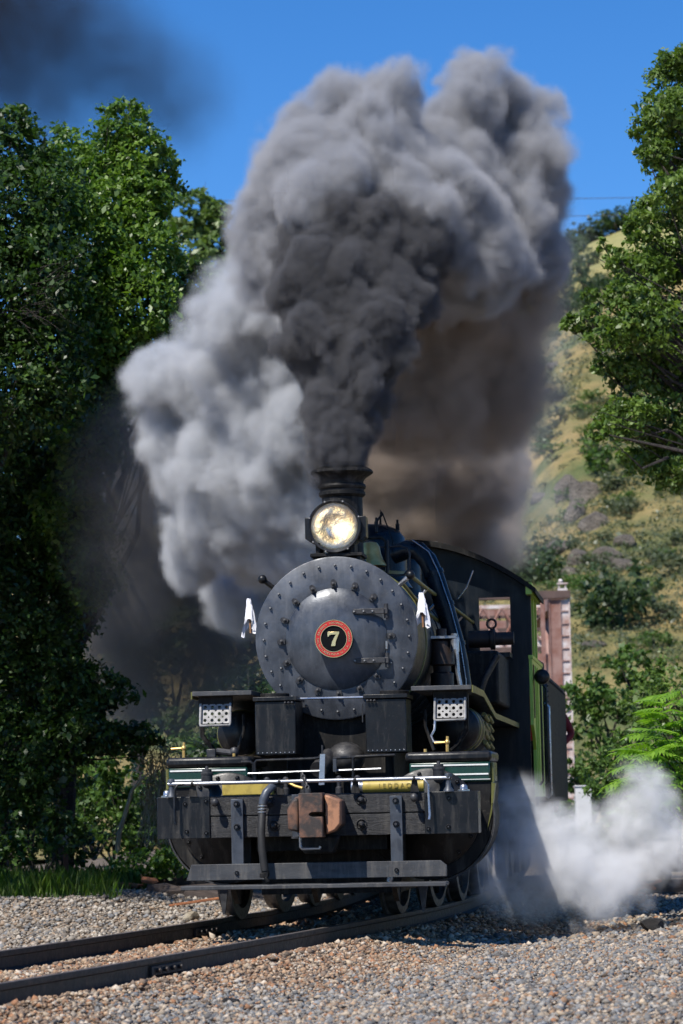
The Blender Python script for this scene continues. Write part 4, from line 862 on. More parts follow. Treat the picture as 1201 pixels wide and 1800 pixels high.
# fence post on the left, rusty with a grey painted top
x, y = -3.72, 38.2; fp = empty('fence_post', (x, y, gz_(x, y)-.02), 0, 'short rusty steel post with grey top in the shaded grass', 'post')
P(MB().prism([(-.036,-.03),(.036,-.03),(.036,-.018),(.008,-.018),(.008,.03),(-.008,.03),(-.008,-.018),(-.036,-.018)], 0, .55, 'xy'), 'shaft', 'postred', fp)
P(MB().prism([(-.036,-.03),(.036,-.03),(.036,-.018),(.008,-.018),(.008,.03),(-.008,.03),(-.008,-.018),(-.036,-.018)], .55, .80, 'xy'), 'painted_top', 'postgrey', fp)
def rough_rock(name, loc, r, sq, mat_, seed, label=None, cat=None, group=None, sub=3, amp=.35, kind=None):
    bm = bmesh.new(); bmesh.ops.create_icosphere(bm, subdivisions=sub, radius=1); g = np.random.default_rng(seed)
    pl_ = [(Vector(g.normal(0, 1, 3)).normalized(), g.uniform(.55, .95)) for _ in range(14)]
    for v in bm.verts:
        p = v.co.normalized(); d = 1.0
        for n_, h in pl_:
            q = p.dot(n_)
            if q > 1e-3: d = min(d, h / q)
        v.co = p * d
    me = bpy.data.meshes.new(name); bm.to_mesh(me); bm.free(); me.transform(Matrix.Diagonal((*[r*q for q in sq], 1)) ); me.shade_smooth(); me.set_sharp_from_angle(angle=R_(22))
    o = link(name, me, mat_, None, loc, (0, 0, float(g.uniform(0, 6)))); return setp(o, label, cat, group, kind)
x, y = 2.70, 25.9; rough_rock('charred_log_end', (x, y, gz_(x, y)+.06), .125, (1.15,.8,.62), M['char'], 5, 'black charred lump of wood lying on the gravel at right', 'wood')
x, y = 2.62, 29.6; rough_rock('stone', (x, y, gz_(x, y)+.05), .11, (1.25,.8,.6), M['stonebig'], 6, 'tan stone at the edge of the shadow right of the steam', 'stone')
x, y = -1.72, 31.5; rough_rock('stone', (x, y, gz_(x, y)+.06), .12, (1.1,.8,.62), M['stonebig'], 9, 'pale tan stone by the far rail left of the wheels', 'stone')
x, y = -3.0, 23.9; rough_rock('stone', (x, y, gz_(x, y)+.03), .07, (1.5,.9,.5), M['char'], 19, 'flat dark stone on the ballast at far left', 'stone')
x, y = -.75, 18.1; rough_rock('stone', (x, y, gz_(x, y)+.03), .06, (1.1,.9,.6), M['char'], 29, 'small dark stone in the blue gravel at bottom left', 'stone')
def plank(name, p0, p1, w, h, m, label, cat='timber', group=None, jag=.0, seed=0, roll=0):
    g = random.Random(seed); a, b = Vector(p0), Vector(p1); L_ = (b-a).length; n = 7; v = []; f = []
    for k in range(n+1):
        t = k/n; e = 1 if 0 < k < n else g.uniform(.5, 1)
        for q, (dy, dz) in enumerate(((-w/2,-h/2),(w/2,-h/2),(w/2,h/2),(-w/2,h/2))): v.append((t*L_ + (g.uniform(-.6,.6)*jag if k in (0,n) else 0), dy*e*(1+g.uniform(-.12,.12)), dz*e*(1+g.uniform(-.12,.12))))
    for k in range(n):
        for q in range(4): q2=(q+1)%4; f.append((k*4+q,k*4+q2,(k+1)*4+q2,(k+1)*4+q))
    f += [(3,2,1,0), tuple(n*4+q for q in range(4))]
    o = MB().add(v, f).build(name, M[m], None, .006, 30); o.location = a
    o.rotation_mode = 'QUATERNION'; o.rotation_quaternion = (b-a).to_track_quat('X', 'Z') @ Matrix.Rotation(roll, 3, 'X').to_quaternion(); return setp(o, label, cat, group)
gl = lambda px, py, Y: at(px, py, Y)
plank('timber', gl(262,1560,36.4), gl(400,1580,35.6), .16, .14, 'timber', 'dark weathered timber lying in the shade left of the foot board', seed=1)
plank('timber', gl(250,1548,37), gl(395,1545,36.8), .18, .16, 'timber', 'dark squared timber at the back of the pile on the left', seed=2)
plank('timber', gl(285,1570,36), gl(410,1560,36), .13, .10, 'timber', 'broken dark timber slanting across the pile on the left', seed=3, roll=.4)
plank('wood_splinter', gl(205,1553,36.6), gl(248,1558,36.4), .09, .05, 'redwood', 'torn orange wood at the left end of the dark timbers', 'wood', jag=.12, seed=4)
plank('wood_splinter', gl(246,1545,36.5), gl(278,1550,36.4), .08, .05, 'redwood', 'orange splinter on top of the dark timbers', 'wood', jag=.1, seed=5, roll=.5)
plank('rusty_bar', gl(297,1592,33.6), gl(405,1576,33.6), .04, .03, 'redwood', 'long rust orange bar lying beside the left front wheel', 'bar', seed=6)
# pile of broken sleepers on the right
gp = 'broken timber pile on the right'
plank('timber', gl(1062,1563,37), gl(1064,1522,37), .22, .2, 'palewood', 'upright pale block in the broken timber pile', 'timber', gp, seed=11)
plank('timber', gl(1086,1560,37.1), gl(1088,1532,37.1), .16, .16, 'palewood', 'smaller pale block beside the upright one in the pile', 'timber', gp, seed=12)
plank('timber', gl(1130,1512,38), gl(1175,1542,37.6), .16, .12, 'timber', 'brown timber slanting down over the pale blocks', 'timber', gp, seed=13)
plank('timber', gl(1120,1560,37.6), gl(1260,1552,38), .2, .16, 'timber', 'long grey brown timber lying at the right edge of the pile', 'timber', gp, seed=14)
plank('timber', gl(1100,1520,38.6), gl(1230,1515,38.6), .22, .24, 'timber', 'dark timber at the back of the broken timber pile', 'timber', gp, seed=15)
for k, (a, b_, c, d_, lb) in enumerate(((1100,1572,1160,1548,'long orange splinter leaning on the pile'),(1035,1568,1062,1556,'orange splinter at the left foot of the pile'),(1050,1528,1078,1520,'orange splinter on top of the pale block'),(1090,1566,1130,1572,'orange splinter lying flat before the pile'),(1110,1545,1150,1562,'crossed orange splinter in the middle of the pile'))):
    plank('wood_splinter', gl(a,b_,36.8), gl(c,d_,36.7), .06, .04, 'redwood', lb, 'wood', gp, jag=.08, seed=20+k, roll=k)
# power lines high across the canyon
for z0, lb in ((at(1000, 341, 260), 'upper power wire across the sky at right'), (at(1000, 372, 260), 'lower power wire just above the ridge trees')):
    pts = [(x, 260 + x*.1, z0.z + (x-20)*.012 + .0006*(x-20)**2*.35) for x in np.linspace(-120, 160, 40)]
    setp(MB().tube(pts, .03, 6).build('power_line', M['wire']), lb, 'wire')
# ================================================================== vegetation
def leaf_arrays(pts, size, g, up=.5, asp=.55, jitter=.3, out=None, outw=.6):
    n = len(pts); nr = g.normal(0, 1, (n, 3)); nr[:, 2] += up
    if out is not None: nr += out * outw
    nr /= np.linalg.norm(nr, axis=1)[:, None] + 1e-9
    t = g.normal(0, 1, (n, 3)); t -= nr * (t*nr).sum(1)[:, None]; t /= np.linalg.norm(t, axis=1)[:, None] + 1e-9
    b = np.cross(nr, t); L_ = (size*np.exp(g.normal(0, jitter, n)))[:, None]; W = L_*asp*.5
    V = np.stack([pts - t*L_*.5, pts + b*W + t*L_*.05 + nr*L_*.06, pts + t*L_*.5, pts - b*W + t*L_*.05 + nr*L_*.06], 1).reshape(-1, 3)
    return V, np.arange(n*4).reshape(n, 4)
def crown_pts(lobes, dens, g, clump=.28, per=22, shell=.62):
    """clumps of leaves spread through lobes: (centre, radius[, squash])"""
    P_, O_, S_ = [], [], []
    for lb in lobes:
        c, r = np.array(lb[0]), lb[1]; sq = np.array(lb[2]) if len(lb) > 2 else np.ones(3); dn = lb[3] if len(lb) > 3 else 1
        nc = max(4, int(dens*dn*r*r/per)); d = g.normal(0, 1, (nc, 3)); d /= np.linalg.norm(d, axis=1)[:, None]
        rr = r*(shell + (1.08-shell)*g.uniform(0, 1, nc)**.8)*(1+.16*np.sin(d[:, 0]*5+d[:, 2]*4+r*9))
        cc = c + d*rr[:, None]*sq; cr = clump*r*g.uniform(.55, 1.25, nc)
        k = g.poisson(per, nc); idx = np.repeat(np.arange(nc), k)
        p = cc[idx] + g.normal(0, .5, (len(idx), 3))*cr[idx][:, None]*np.array([1, 1, .72])
        P_.append(p); O_.append(d[idx]); S_.append(np.clip(g.normal(.5, .16, nc), 0, 1)[idx])
    return np.concatenate(P_), np.concatenate(O_), np.concatenate(S_)
def crown_mesh(name, lobes, dens, leaf, g, clump=.28, per=22, up=.5, asp=.55, shell=.62, outw=.6):
    p, o, s = crown_pts(lobes, dens, g, clump, per, shell); V, F = leaf_arrays(p, leaf, g, up, asp, out=o, outw=outw)
    v = np.clip(s + g.normal(0, .15, len(p)), 0, 1); return np_mesh(name, V, F, {'v': np.repeat(v, 4)})
def limbs(mb, base, tips, r0, g, fork=.4, spread=.45):
    base = Vector(base); c = sum((Vector(t) for t in tips), Vector())/len(tips); f_ = base.lerp(Vector((c.x*.4+base.x*.6, c.y*.4+base.y*.6, c.z)), fork)
    mid = base.lerp(f_, .5) + Vector((g.normal(0, .12), g.normal(0, .12), 0))
    mb.tube([base - Vector((0,0,.3)), base, mid, f_], [r0*1.35, r0, r0*.85, r0*.72], 9)
    for t in tips:
        t = Vector(t); m1 = f_.lerp(t, .4) + Vector(g.normal(0, .06*(t-f_).length, 3)); m2 = f_.lerp(t, .75) + Vector(g.normal(0, .06*(t-f_).length, 3))
        mb.tube([f_, m1, m2, t], [r0*.42, r0*.24, r0*.12, r0*.03], 6)
        for q in range(3):
            a = f_.lerp(t, .4+.2*q); e = t + Vector(g.normal(0, spread, 3)); mb.tube([a, a.lerp(e, .5)+Vector(g.normal(0, .1, 3)), e], [r0*.10, r0*.06, r0*.02], 5)
def tree(name, lobes, base, r0, leaf, dens, m, label, group=None, seed=1, clump=.28, per=22, up=.5, asp=.55, bark='bark', fork=.4, cat='tree'):
    g = np.random.default_rng(seed); e = empty(name, base, 0, label, cat, group); B0 = Vector(base)
    lb = [(Vector(l[0]) - B0, *l[1:]) for l in lobes]
    mb = MB(); limbs(mb, (0, 0, 0), [l[0] for l in lb], r0, g, fork, float(np.mean([l[1] for l in lb]))*.35); P(mb, 'trunk', bark, e)
    link('crown', crown_mesh('crown', lb, dens, leaf, g, clump, per, up, asp), M[m], e); return e
def lobe(px, py, rpx, Y, sq=(1, 1, 1), dn=1): return (at(px, py, Y), rpx*mpp(Y), sq, dn)
# ---- tall oaks on the left
T1 = [lobe(215,225,48,38),(at(250,300,38),.5),lobe(200,320,85,38.2),lobe(250,355,55,37.6),lobe(120,300,70,38.6),lobe(150,420,110,37.6),lobe(250,450,72,37.5),lobe(345,515,44,38),lobe(230,540,90,37.3),lobe(325,570,70,38.2,(1,1,.7)),lobe(340,635,48,38.4,(1.1,1,.6)),lobe(130,580,100,37.2),lobe(215,650,68,37.6),lobe(150,700,75,39,(1,1,1),.7),lobe(185,705,55,37.5),lobe(150,790,65,37.5),lobe(125,900,70,37.5),lobe(150,1010,60,37.6),lobe(110,800,80,40,(1,1,1),.6),lobe(60,900,90,40,(1,1,1),.6)]
tree('oak_tree', T1, (-3.9,39.4,-.1), .16, .075, 14500, 'oakleaf', 'tall bright green oak with a pointed top beside the smoke', 'oaks on the left', 11)
T2 = [lobe(20,250,58,36.5),lobe(90,310,50,36.6),lobe(10,390,110,36.2),lobe(50,500,110,36),lobe(-110,370,130,36,(1,1,1),.45),lobe(-150,500,180,36,(1,1,1),.4),lobe(60,640,100,36),lobe(-60,700,160,36,(1,1,1),.5),lobe(-260,420,200,33,(1,1,.9),.3),lobe(-380,560,220,31,(1,1,.9),.3),lobe(-300,760,200,32.5,(1,1,.9),.3)]  # far left lobes lie out of frame, added to shade the lower left
tree('oak_tree', T2, (-5.4,36.6,-.1), .2, .075, 12500, 'oakleaf_shade', 'dark oak at the left edge of the picture with bare grey twigs', 'oaks on the left', 12)
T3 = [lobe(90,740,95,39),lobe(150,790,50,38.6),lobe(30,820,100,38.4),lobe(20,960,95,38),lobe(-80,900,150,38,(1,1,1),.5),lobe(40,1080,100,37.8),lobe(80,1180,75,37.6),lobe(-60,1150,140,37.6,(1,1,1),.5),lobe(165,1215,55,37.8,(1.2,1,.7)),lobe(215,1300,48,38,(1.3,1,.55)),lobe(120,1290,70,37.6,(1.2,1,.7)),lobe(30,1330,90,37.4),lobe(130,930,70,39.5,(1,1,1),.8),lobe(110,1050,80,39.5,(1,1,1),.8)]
tree('oak_tree', T3, (-4.9,39,-.1), .18, .075, 12500, 'oakleaf_shade', 'shaded dark oak below, drooping towards the fence post', 'oaks on the left', 13)
# dead twigs of the edge oak
dt = empty('dead_branch', at(60, 500, 35.6), 0, 'bare pale twigs sticking out of the dark oak at left edge', 'branch')
g = np.random.default_rng(4); mb = MB(); O = Vector(dt.location)
for k in range(16):
    a = at(g.uniform(-40, 60), g.uniform(490, 560), 35.5) - O; e = at(g.uniform(60, 140), g.uniform(460, 590), 35.0) - O
    if k > 11: a = at(g.uniform(-30, 20), g.uniform(640, 760), 35.5) - O; e = at(g.uniform(20, 70), g.uniform(640, 800), 35.2) - O
    mb.tube([a] + [a.lerp(e, t) + Vector(g.normal(0, .05, 3)) for t in (.25, .5, .75)] + [e], [.007, .006, .005, .004, .002], 5)
    mb.tube([a.lerp(e, .5), a.lerp(e, .7) + Vector(g.normal(0, .08, 3)), a.lerp(e, .8) + Vector(g.normal(0, .2, 3))], [.004, .003, .0015], 4)
P(mb, 'twigs', 'bark', dt)
# lighter tree further back
T4 = [lobe(345,370,48,82),lobe(385,400,40,82),lobe(365,450,60,82),lobe(400,470,35,82),lobe(320,430,45,83),lobe(370,560,60,83),lobe(320,620,60,84),lobe(395,660,50,84),lobe(340,720,70,84)]
tree('distant_tree', T4, (-6.2,83,-.5), .2, .2, 1300, 'paleleaf', 'lighter green tree standing far behind the left oak', None, 14)
# ---- undergrowth on the left
def bush(px, py, rpx, Y, m, label, seed, leaf=.07, dens=3200, sq=(1.15, .9, .85), group=None, n=5, name='bush', up=.5, asp=.55):
    g = np.random.default_rng(seed); c = at(px, py, Y); r = rpx*mpp(Y); base = Vector((c.x, c.y, c.z - r*.9))
    lobes = [(c, r*.72, sq)] + [(c + Vector((g.uniform(-.7, .7)*r*sq[0], g.uniform(-.5, .5)*r, g.uniform(-.45, .5)*r)), r*g.uniform(.35, .55), (1.1, 1, .9)) for _ in range(n)]
    e = empty(name, base, 0, label, 'bush', group)
    lb = [(l[0] - base, l[1], l[2]) for l in lobes]; mb = MB()
    for l in lb: mb.tube([(0, 0, -.1), l[0]*.5 + Vector(g.normal(0, .08*r, 3)), l[0]], [.03*r+.008, .02*r+.005, .004], 5)
    P(mb, 'stems', 'bark', e); link('foliage', crown_mesh('foliage', lb, dens, leaf, g, .3, 20, up, asp), M[m], e); return e
bush(245,1525,70,37,'oakleaf','leafy green bush in a patch of sun behind the dark timbers',31,.075,4200,(1.3,.9,.62))
bush(320,1535,40,37.4,'oakleaf','small leafy bush just left of the cylinder',32,.07,4200,(1.1,.9,.7))
bush(60,1460,95,37.2,'oakleaf_shade','dark shaded bush behind the fence post',33,.075,3800,(1.3,.9,.8))
bush(-20,1400,90,37.6,'oakleaf_shade','dark bush cut by the left edge of the picture',34,.075,3600)
bush(165,1440,65,43.5,'bushleaf','hazy green bush between dark oak and dry vines',35,.075,3600)
bush(110,1350,70,42,'bushleaf','pale sunlit bush seen under the drooping oak',36,.085,3000)
bush(215,1390,60,44,'bushleaf','small sunlit bush behind the leaning dead branch',37,.085,3000)
bush(300,1400,75,46,'bushleaf','bush behind the hanging dry vines',38,.09,2600)
bush(390,1330,80,50,'oakleaf_shade','dark bush behind the left valve chest',39,.1,2200)
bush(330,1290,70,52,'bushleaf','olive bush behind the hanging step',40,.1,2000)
bush(420,1220,80,54,'oakleaf_shade','dark bush low behind the smokebox',41,.1,2000)
bush(180,1260,110,56,'oakleaf_shade','tall dark thicket far behind the left oaks',42,.12,1500,(1.3,.9,1.1))
bush(60,1250,120,58,'oakleaf_shade','dark thicket at far left under the oaks',43,.12,1400,(1.3,.9,1.1))
bush(300,1180,120,60,'oakleaf_shade','dark thicket inside the shaded smoke',44,.12,1400,(1.3,.9,1.2))
bush(480,1290,110,60,'oakleaf_shade','dark thicket behind the engine front',45,.12,1400,(1.3,.9,1.1))
bush(130,1080,130,62,'oakleaf_shade','dark tree mass in the shade of the smoke',46,.13,1200,(1.2,.9,1.2))
bush(420,1060,130,66,'oakleaf_shade','dark tree mass behind the smokebox',47,.13,1200,(1.2,.9,1.2))
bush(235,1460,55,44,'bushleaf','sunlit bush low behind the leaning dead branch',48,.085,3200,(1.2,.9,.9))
bush(120,1500,55,39.5,'oakleaf_shade','dark low bush between fence post and leaning branch',49,.08,3200,(1.3,.9,.8))
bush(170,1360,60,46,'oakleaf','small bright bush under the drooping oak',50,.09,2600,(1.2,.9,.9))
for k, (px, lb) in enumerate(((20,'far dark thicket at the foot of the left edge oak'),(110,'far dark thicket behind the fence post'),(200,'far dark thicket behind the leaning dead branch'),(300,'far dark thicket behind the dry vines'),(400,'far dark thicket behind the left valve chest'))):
    bush(px, 1440, 85, 68+k, 'oakleaf_shade', lb, 140+k, .15, 1100, (1.2,.9,1.1), 'thickets at the foot of the slope')
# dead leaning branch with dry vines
db = empty('dead_branch', at(205,1490,38), 0, 'pale bare branch leaning left of the engine beam', 'branch'); O = Vector(db.location)
P(MB().tube([at(x, y, 38) - O for x, y in ((206,1500),(210,1465),(222,1425),(232,1390),(250,1368),(262,1358))], [.035,.032,.028,.024,.018,.008], 8), 'limb', 'deadwood', db)
P(MB().tube([at(x, y, 38.1) - O for x, y in ((216,1440),(206,1455),(196,1470))], [.014,.01,.004], 6), 'twig', 'deadwood', db)
dv = empty('dry_vines', at(275,1480,38.4), 0, 'curtain of dry golden vines hanging beside the engine', 'vines'); O = Vector(dv.location); g = np.random.default_rng(9); mb = MB()
for k in range(75):
    x0 = g.uniform(240, 318); top = at(x0 + (285-x0)*.55, g.uniform(1300, 1400), 38.4) - O; bot = at(x0, g.uniform(1410, 1510), 38.2) - O
    pts = [top.lerp(bot, t) + Vector(g.normal(0, .035, 3)) for t in np.linspace(0, 1, 6)]; mb.tube(pts, [.004,.007,.008,.007,.006,.003], 4)
P(mb, 'vine_stems', 'deadwood', dv)
p = []
for k in range(1500):
    x0 = g.uniform(240, 322); p.append(at(x0 + (285-x0)*.4*g.uniform(0, 1), g.uniform(1310, 1490), 38.4+g.uniform(-.2, .3)) - O)
V, F = leaf_arrays(np.array(p), .06, g, 0, .3); link('vine_leaves', np_mesh('vine_leaves', V, F, {'v': np.repeat(g.uniform(0, 1, len(p)), 4)}), M['drytwig'], dv)
tw = empty('bare_shrub', at(350,1280,44), 0, 'tangle of bare pale twigs behind the left hanging step', 'shrub'); O = Vector(tw.location); mb = MB()
for k in range(70):
    a = at(g.uniform(330, 460), g.uniform(1230, 1340), 44+g.uniform(-.4, .4)) - O; an = g.uniform(0, 6.28); L_ = g.uniform(.15, .5)
    e = a + Vector((math.cos(an)*L_, g.uniform(-.2, .2), math.sin(an)*L_)); mb.tube([a, a.lerp(e, .5) + Vector(g.normal(0, .05, 3)), e], [.008, .006, .003], 4)
P(mb, 'twigs', 'palebark', tw)
# grass
def grass(name, pts, hmin, hmax, g, label):
    n = len(pts); a = g.uniform(0, 6.28, n); h = g.uniform(hmin, hmax, n)*(.45 + .95*fbm(pts[:,0]*2.2, pts[:,1]*2.2, 44)); w = g.uniform(.004, .008, n); ln = g.uniform(.1, .5, n)*h
    d = np.stack([np.cos(a), np.sin(a), 0*a], -1); s_ = np.stack([-np.sin(a), np.cos(a), 0*a], -1); up = np.array([0, 0, 1.])
    V = np.stack([pts - s_*w[:, None], pts + s_*w[:, None], pts + d*(ln*.35)[:, None] + up*(h*.6)[:, None] + s_*(w*.7)[:, None], pts + d*ln[:, None] + up*h[:, None], pts + d*(ln*.35)[:, None] + up*(h*.6)[:, None] - s_*(w*.7)[:, None]], 1).reshape(-1, 3)
    F = np.arange(n*5).reshape(n, 5); return setp(link(name, np_mesh(name, V, F, {'v': np.repeat(g.uniform(0, 1, n), 5)}), M['grassblade']), label, 'grass', kind='stuff')
g = np.random.default_rng(5); n = 5200; x = g.uniform(-5.2, -2.45, n); y = g.uniform(33.4, 39.5, n); k = (x < -2.9 + (y-34)*.02 - .25*np.sin(y*2)) ; x, y = x[k], y[k]
grass('grass', np.stack([x, y, gh(x, y)], -1), .10, .34, g, 'tall green grass at the left edge beside the gravel')
# ---- live oak whose branches hang in from the right
T5 = []
g = np.random.default_rng(21)
for px, py, r in ((1190,130,40),(1200,100,30),(1165,200,44),(1200,190,40),(1140,230,26),(1185,270,44),(1150,265,26),(1195,330,40),(1165,370,40),(1130,400,30),(1090,455,22),(1130,480,44),(1180,460,50),(1100,520,34),(1045,560,26),(1010,570,18),(1075,585,34),(1130,570,50),(1185,560,50),(1060,640,20),(1110,655,40),(1165,650,50),(1080,730,26),(1050,760,18),(1110,735,40),(1165,740,50),(1110,810,26),(1160,810,36),(1190,830,36),(1040,520,14),(1060,430,12)):
    T5.append(lobe(px, py, r*1.05, 18.5 + g.uniform(-.5, .6), (1.1, 1, .85)))
for px, py, r in ((1290,200,90),(1300,400,110),(1310,600,120),(1290,760,100)): T5.append(lobe(px, py, r, 18.8, (1, 1, 1), .5))
tree('live_oak', T5, (4.6,19.6,-.2), .11, .037, 62000, 'liveoak', 'small leaved live oak whose branches hang in from the right edge', None, 22, .34, 16, .4, .5, fork=.62)
# ---- shrubs on the right
bush(1060,1260,80,64,'bushleaf','dense green bush directly right of the bridge post',51,.13,1500,(1,.9,1.2))
bush(1130,1200,75,60,'bushleaf','tall bush on the right below the round hillside tree',52,.12,1700,(1.1,.9,1))
bush(1185,1230,80,46,'liveoak','fine leaved dark bush at the right edge above the sumac',53,.07,3400,(1,.9,1.1))
bush(1040,1380,70,66,'bushleaf','dark green bush behind the relay cabinet',54,.13,1500,(1,.9,1.2))
bush(1110,1340,75,44,'bushleaf','middle bush between bridge and sumac',55,.075,3200,(1,.9,1.1))
bush(1160,1440,80,48,'bushleaf','low bush behind the white steam at right',56,.08,2800,(1.2,.9,.8))
bush(1080,1460,60,56,'bushleaf','low bush in the gap behind the steam',57,.1,2200,(1.2,.9,.8))
bush(1250,1330,120,52,'oakleaf_shade','dark bush beyond the right edge',58,.1,1500)
bush(990,1440,50,70,'oakleaf_shade','dark bush under the bridge abutment',59,.13,1400)
# sumac with long compound leaves
sm = empty('sumac_shrub', (4.0,28.4,-.2), 0, 'bright green shrub with long compound leaves at right edge', 'shrub'); g = np.random.default_rng(61)
def compound(L_, pairs, g):
    V, F, vv = [], [], []; n0 = 0
    def leafl(p, d, ln, w, dr):
        nonlocal n0
        d = np.array(d)/np.linalg.norm(d); s_ = np.cross(d, (0, 0, 1)); s_ /= np.linalg.norm(s_)+1e-9
        pts = [p, p + d*ln*.4 + s_*w, p + d*ln*.4 - s_*w, p + d*ln + np.array([0, 0, -dr]), p + d*ln*.4 + np.array([0, 0, -w*.35])]
        V.extend(pts); F.extend([(n0, n0+4, n0+1, n0+1), (n0, n0+2, n0+4, n0+4)][:0]); F.extend([(n0, n0+1, n0+3, n0+4), (n0, n0+4, n0+3, n0+2)]); vv.extend([g.uniform(.2, 1)]*5); n0 += 5
    for k in range(pairs):
        t = .25 + .72*k/pairs; p = np.array([L_*t, 0, -.25*L_*t*t]); ln = L_*.38*(1-.5*abs(t-.55))
        for s_ in (-1, 1): leafl(p, (.5, s_*.85, -.22), ln, ln*.17, ln*.22)
    leafl(np.array([L_*.97, 0, -.24*L_]), (1, 0, -.4), L_*.25, L_*.045, .02)
    m0 = n0; r = .004
    for k in range(5):
        t = k/4; p = np.array([L_*t, 0, -.25*L_*t*t]); V.extend([p+np.array([0, r, 0]), p-np.array([0, r, 0])]); vv.extend([.6]*2)
    for k in range(4): F.append((m0+2*k, m0+2*k+1, m0+2*k+3, m0+2*k+2))
    return np_mesh('leaf', np.array(V), np.array(F), {'v': np.array(vv)})
cms = [compound(g.uniform(.28, .40), int(g.integers(6, 8)), g) for _ in range(5)]
for c_ in cms: c_.materials.append(M['sumac'])
heads = [(1180,1215),(1150,1290),(1190,1300),(1120,1345),(1160,1350),(1195,1365),(1130,1400),(1170,1410),(1110,1320),(1200,1260),(1205,1420),(1150,1440),(1135,1310),(1165,1250),(1185,1340),(1140,1375),(1105,1365),(1125,1425),(1185,1440),(1200,1310),(1160,1320),(1175,1380)]
O = Vector(sm.location)
for hx, hy in heads:
    h = at(hx+16, hy, 28.2+g.uniform(-.7, .7)) - O
    P(MB().tube([(g.uniform(-.1, .1), g.uniform(-.1, .1), 0), (h.x*.5, h.y*.5, h.z*.6), h], [.02, .014, .006], 6), 'stem', 'bark', sm)
    for k in range(9):
        a = 2*math.pi*k/9 + g.uniform(-.3, .3); link('leaf', cms[int(g.integers(0, 5))], None, sm, h + Vector((0, 0, g.uniform(-.12, .06))), (g.uniform(-.3, .3), g.uniform(-.5, .15), a))
# ---- hillside: oaks on the ridge, shrubs, rocks
def blob_crown(seed, n, leaf, sq=(1, 1, .8), nl=9):
    g = np.random.default_rng(seed); lobes = [((0, 0, .5), .5, sq)] + [((g.uniform(-.55, .55), g.uniform(-.55, .55), g.uniform(.2, .85)), g.uniform(.24, .42), (1, 1, .85)) for _ in range(nl)]
    return crown_mesh('crown', lobes, n, leaf, g, .34, 14, .6, .7)
HC = [blob_crown(70+k, 1500, .085) for k in range(4)]; SC = [blob_crown(80+k, 1100, .085, (1.2, 1.2, .55), 6) for k in range(4)]
for q in HC: q.materials.append(M['farleaf'])
for q in SC: q.materials.append(M['sage'])
TR = MB(); TR.tube([(0,0,-.15),(0.02,0,.2),(-.02,0,.5)], [.07,.05,.03], 6); TR.tube([(.0,0,.25),(.2,.05,.55)], [.03,.015], 5); TRM = TR.mesh('trunk'); TRM.materials.append(M['bark'])
SCB = [q.copy() for q in SC]
for q in SCB: q.materials.clear(); q.materials.append(M['bushleaf'])
ORD = ['first','second','third','fourth','fifth','sixth','seventh','eighth','ninth','tenth','eleventh','twelfth','thirteenth','fourteenth','fifteenth','sixteenth','seventeenth','eighteenth','nineteenth','twentieth','twenty-first','twenty-second','twenty-third']
def ordn(lst, k, key): return ORD[sorted(range(len(lst)), key=lambda i: key(lst[i])).index(k)]
def hill_tree(px, py, wpx, k, label, group, name='hill_oak', mesh=None, cat='tree'):
    h = hill_hit(px, py)
    if h is None: h = Vector(at(px, py, 425)); h.z = hill_h(np.array([h.x]), np.array([h.y]))[0]
    w = wpx*mpp(h.y); g = random.Random(k*7+int(px)); e = empty(name, h - Vector((0, 0, .08*w)), g.uniform(0, 6), label, cat, group); e.scale = (w*.85, w*.85, w*.85*g.uniform(.85, 1.15))
    link('trunk', TRM, None, e); link('crown', (mesh or HC)[k % 4], None, e); return e
RIDGE = ((1130,392,60),(1105,398,50),(1085,402,62),(1060,412,58),(1038,425,52),(1015,440,60),(1000,455,62),(985,470,70),(965,520,70),(1005,500,62),(1035,470,50),(950,545,70),(1000,540,60),(985,560,55),(1040,520,55),(1030,545,50),(960,575,50),(1060,505,40))
for k, (px, py, w) in enumerate(RIDGE):
    hill_tree(px, py, w, k, 'dark oak on the upper slope right of the smoke, %s from the top' % ordn(RIDGE, k, lambda q: q[1]), 'oaks along the ridge')
hill_tree(1075,1105,125,1,'round dark green oak standing alone low on the dry hillside',None)
CABO = ((880,1010,90),(930,1010,100),(965,1020,80),(905,1040,80),(850,1000,70))
for k, (px, py, w) in enumerate(CABO): hill_tree(px, py, w, k+2, 'green oak behind the cab roof, %s from the left' % ordn(CABO, k, lambda q: q[0]), 'oaks behind the cab', mesh=HC)
g = random.Random(31); k = 0
spots = [(960,780,60),(1060,830,95),(1035,800,70),(1085,860,70),(985,740,45),(940,745,50),(1090,900,50),(1150,990,55),(1110,905,45),(1000,915,50),(1060,1000,60),(1185,960,60),(1195,1010,80),(1190,870,50),(915,870,60),(900,905,60),(1130,1040,50),(1170,1090,70),(1150,1140,60),(1060,955,40),(1020,725,40),(1100,760,50)]
while len(spots) < 120: spots.append((g.uniform(850, 1215), g.uniform(590, 1150), g.choice((18, 22, 28, 36, 46))))
BIG = spots[:22]
for q, (px, py, w) in enumerate(spots):
    e = hill_tree(px, py, w, k, 'large shrub on the dry hillside, %s from the top' % ordn(BIG, q, lambda z: z[1]) if q < 22 else 'small low shrub growing on the dry grass hillside', 'shrubs on the hillside', 'hill_shrub', SC if g.random() < .62 else SCB, 'shrub'); e.scale.z *= .75; k += 1
ROCKS = ((1000,850,46,60),(1030,865,50,55),(1015,895,40,40),(1045,915,60,40),(985,960,50,45),(1070,975,55,45),(1015,975,40,50),(1095,990,40,35),(895,830,44,36),(880,850,40,30),(920,815,30,30),(935,650,34,30),(960,690,24,18),(1040,1130,40,16),(1000,1000,34,30),(1100,950,40,24),(950,870,34,24),(975,640,24,16))
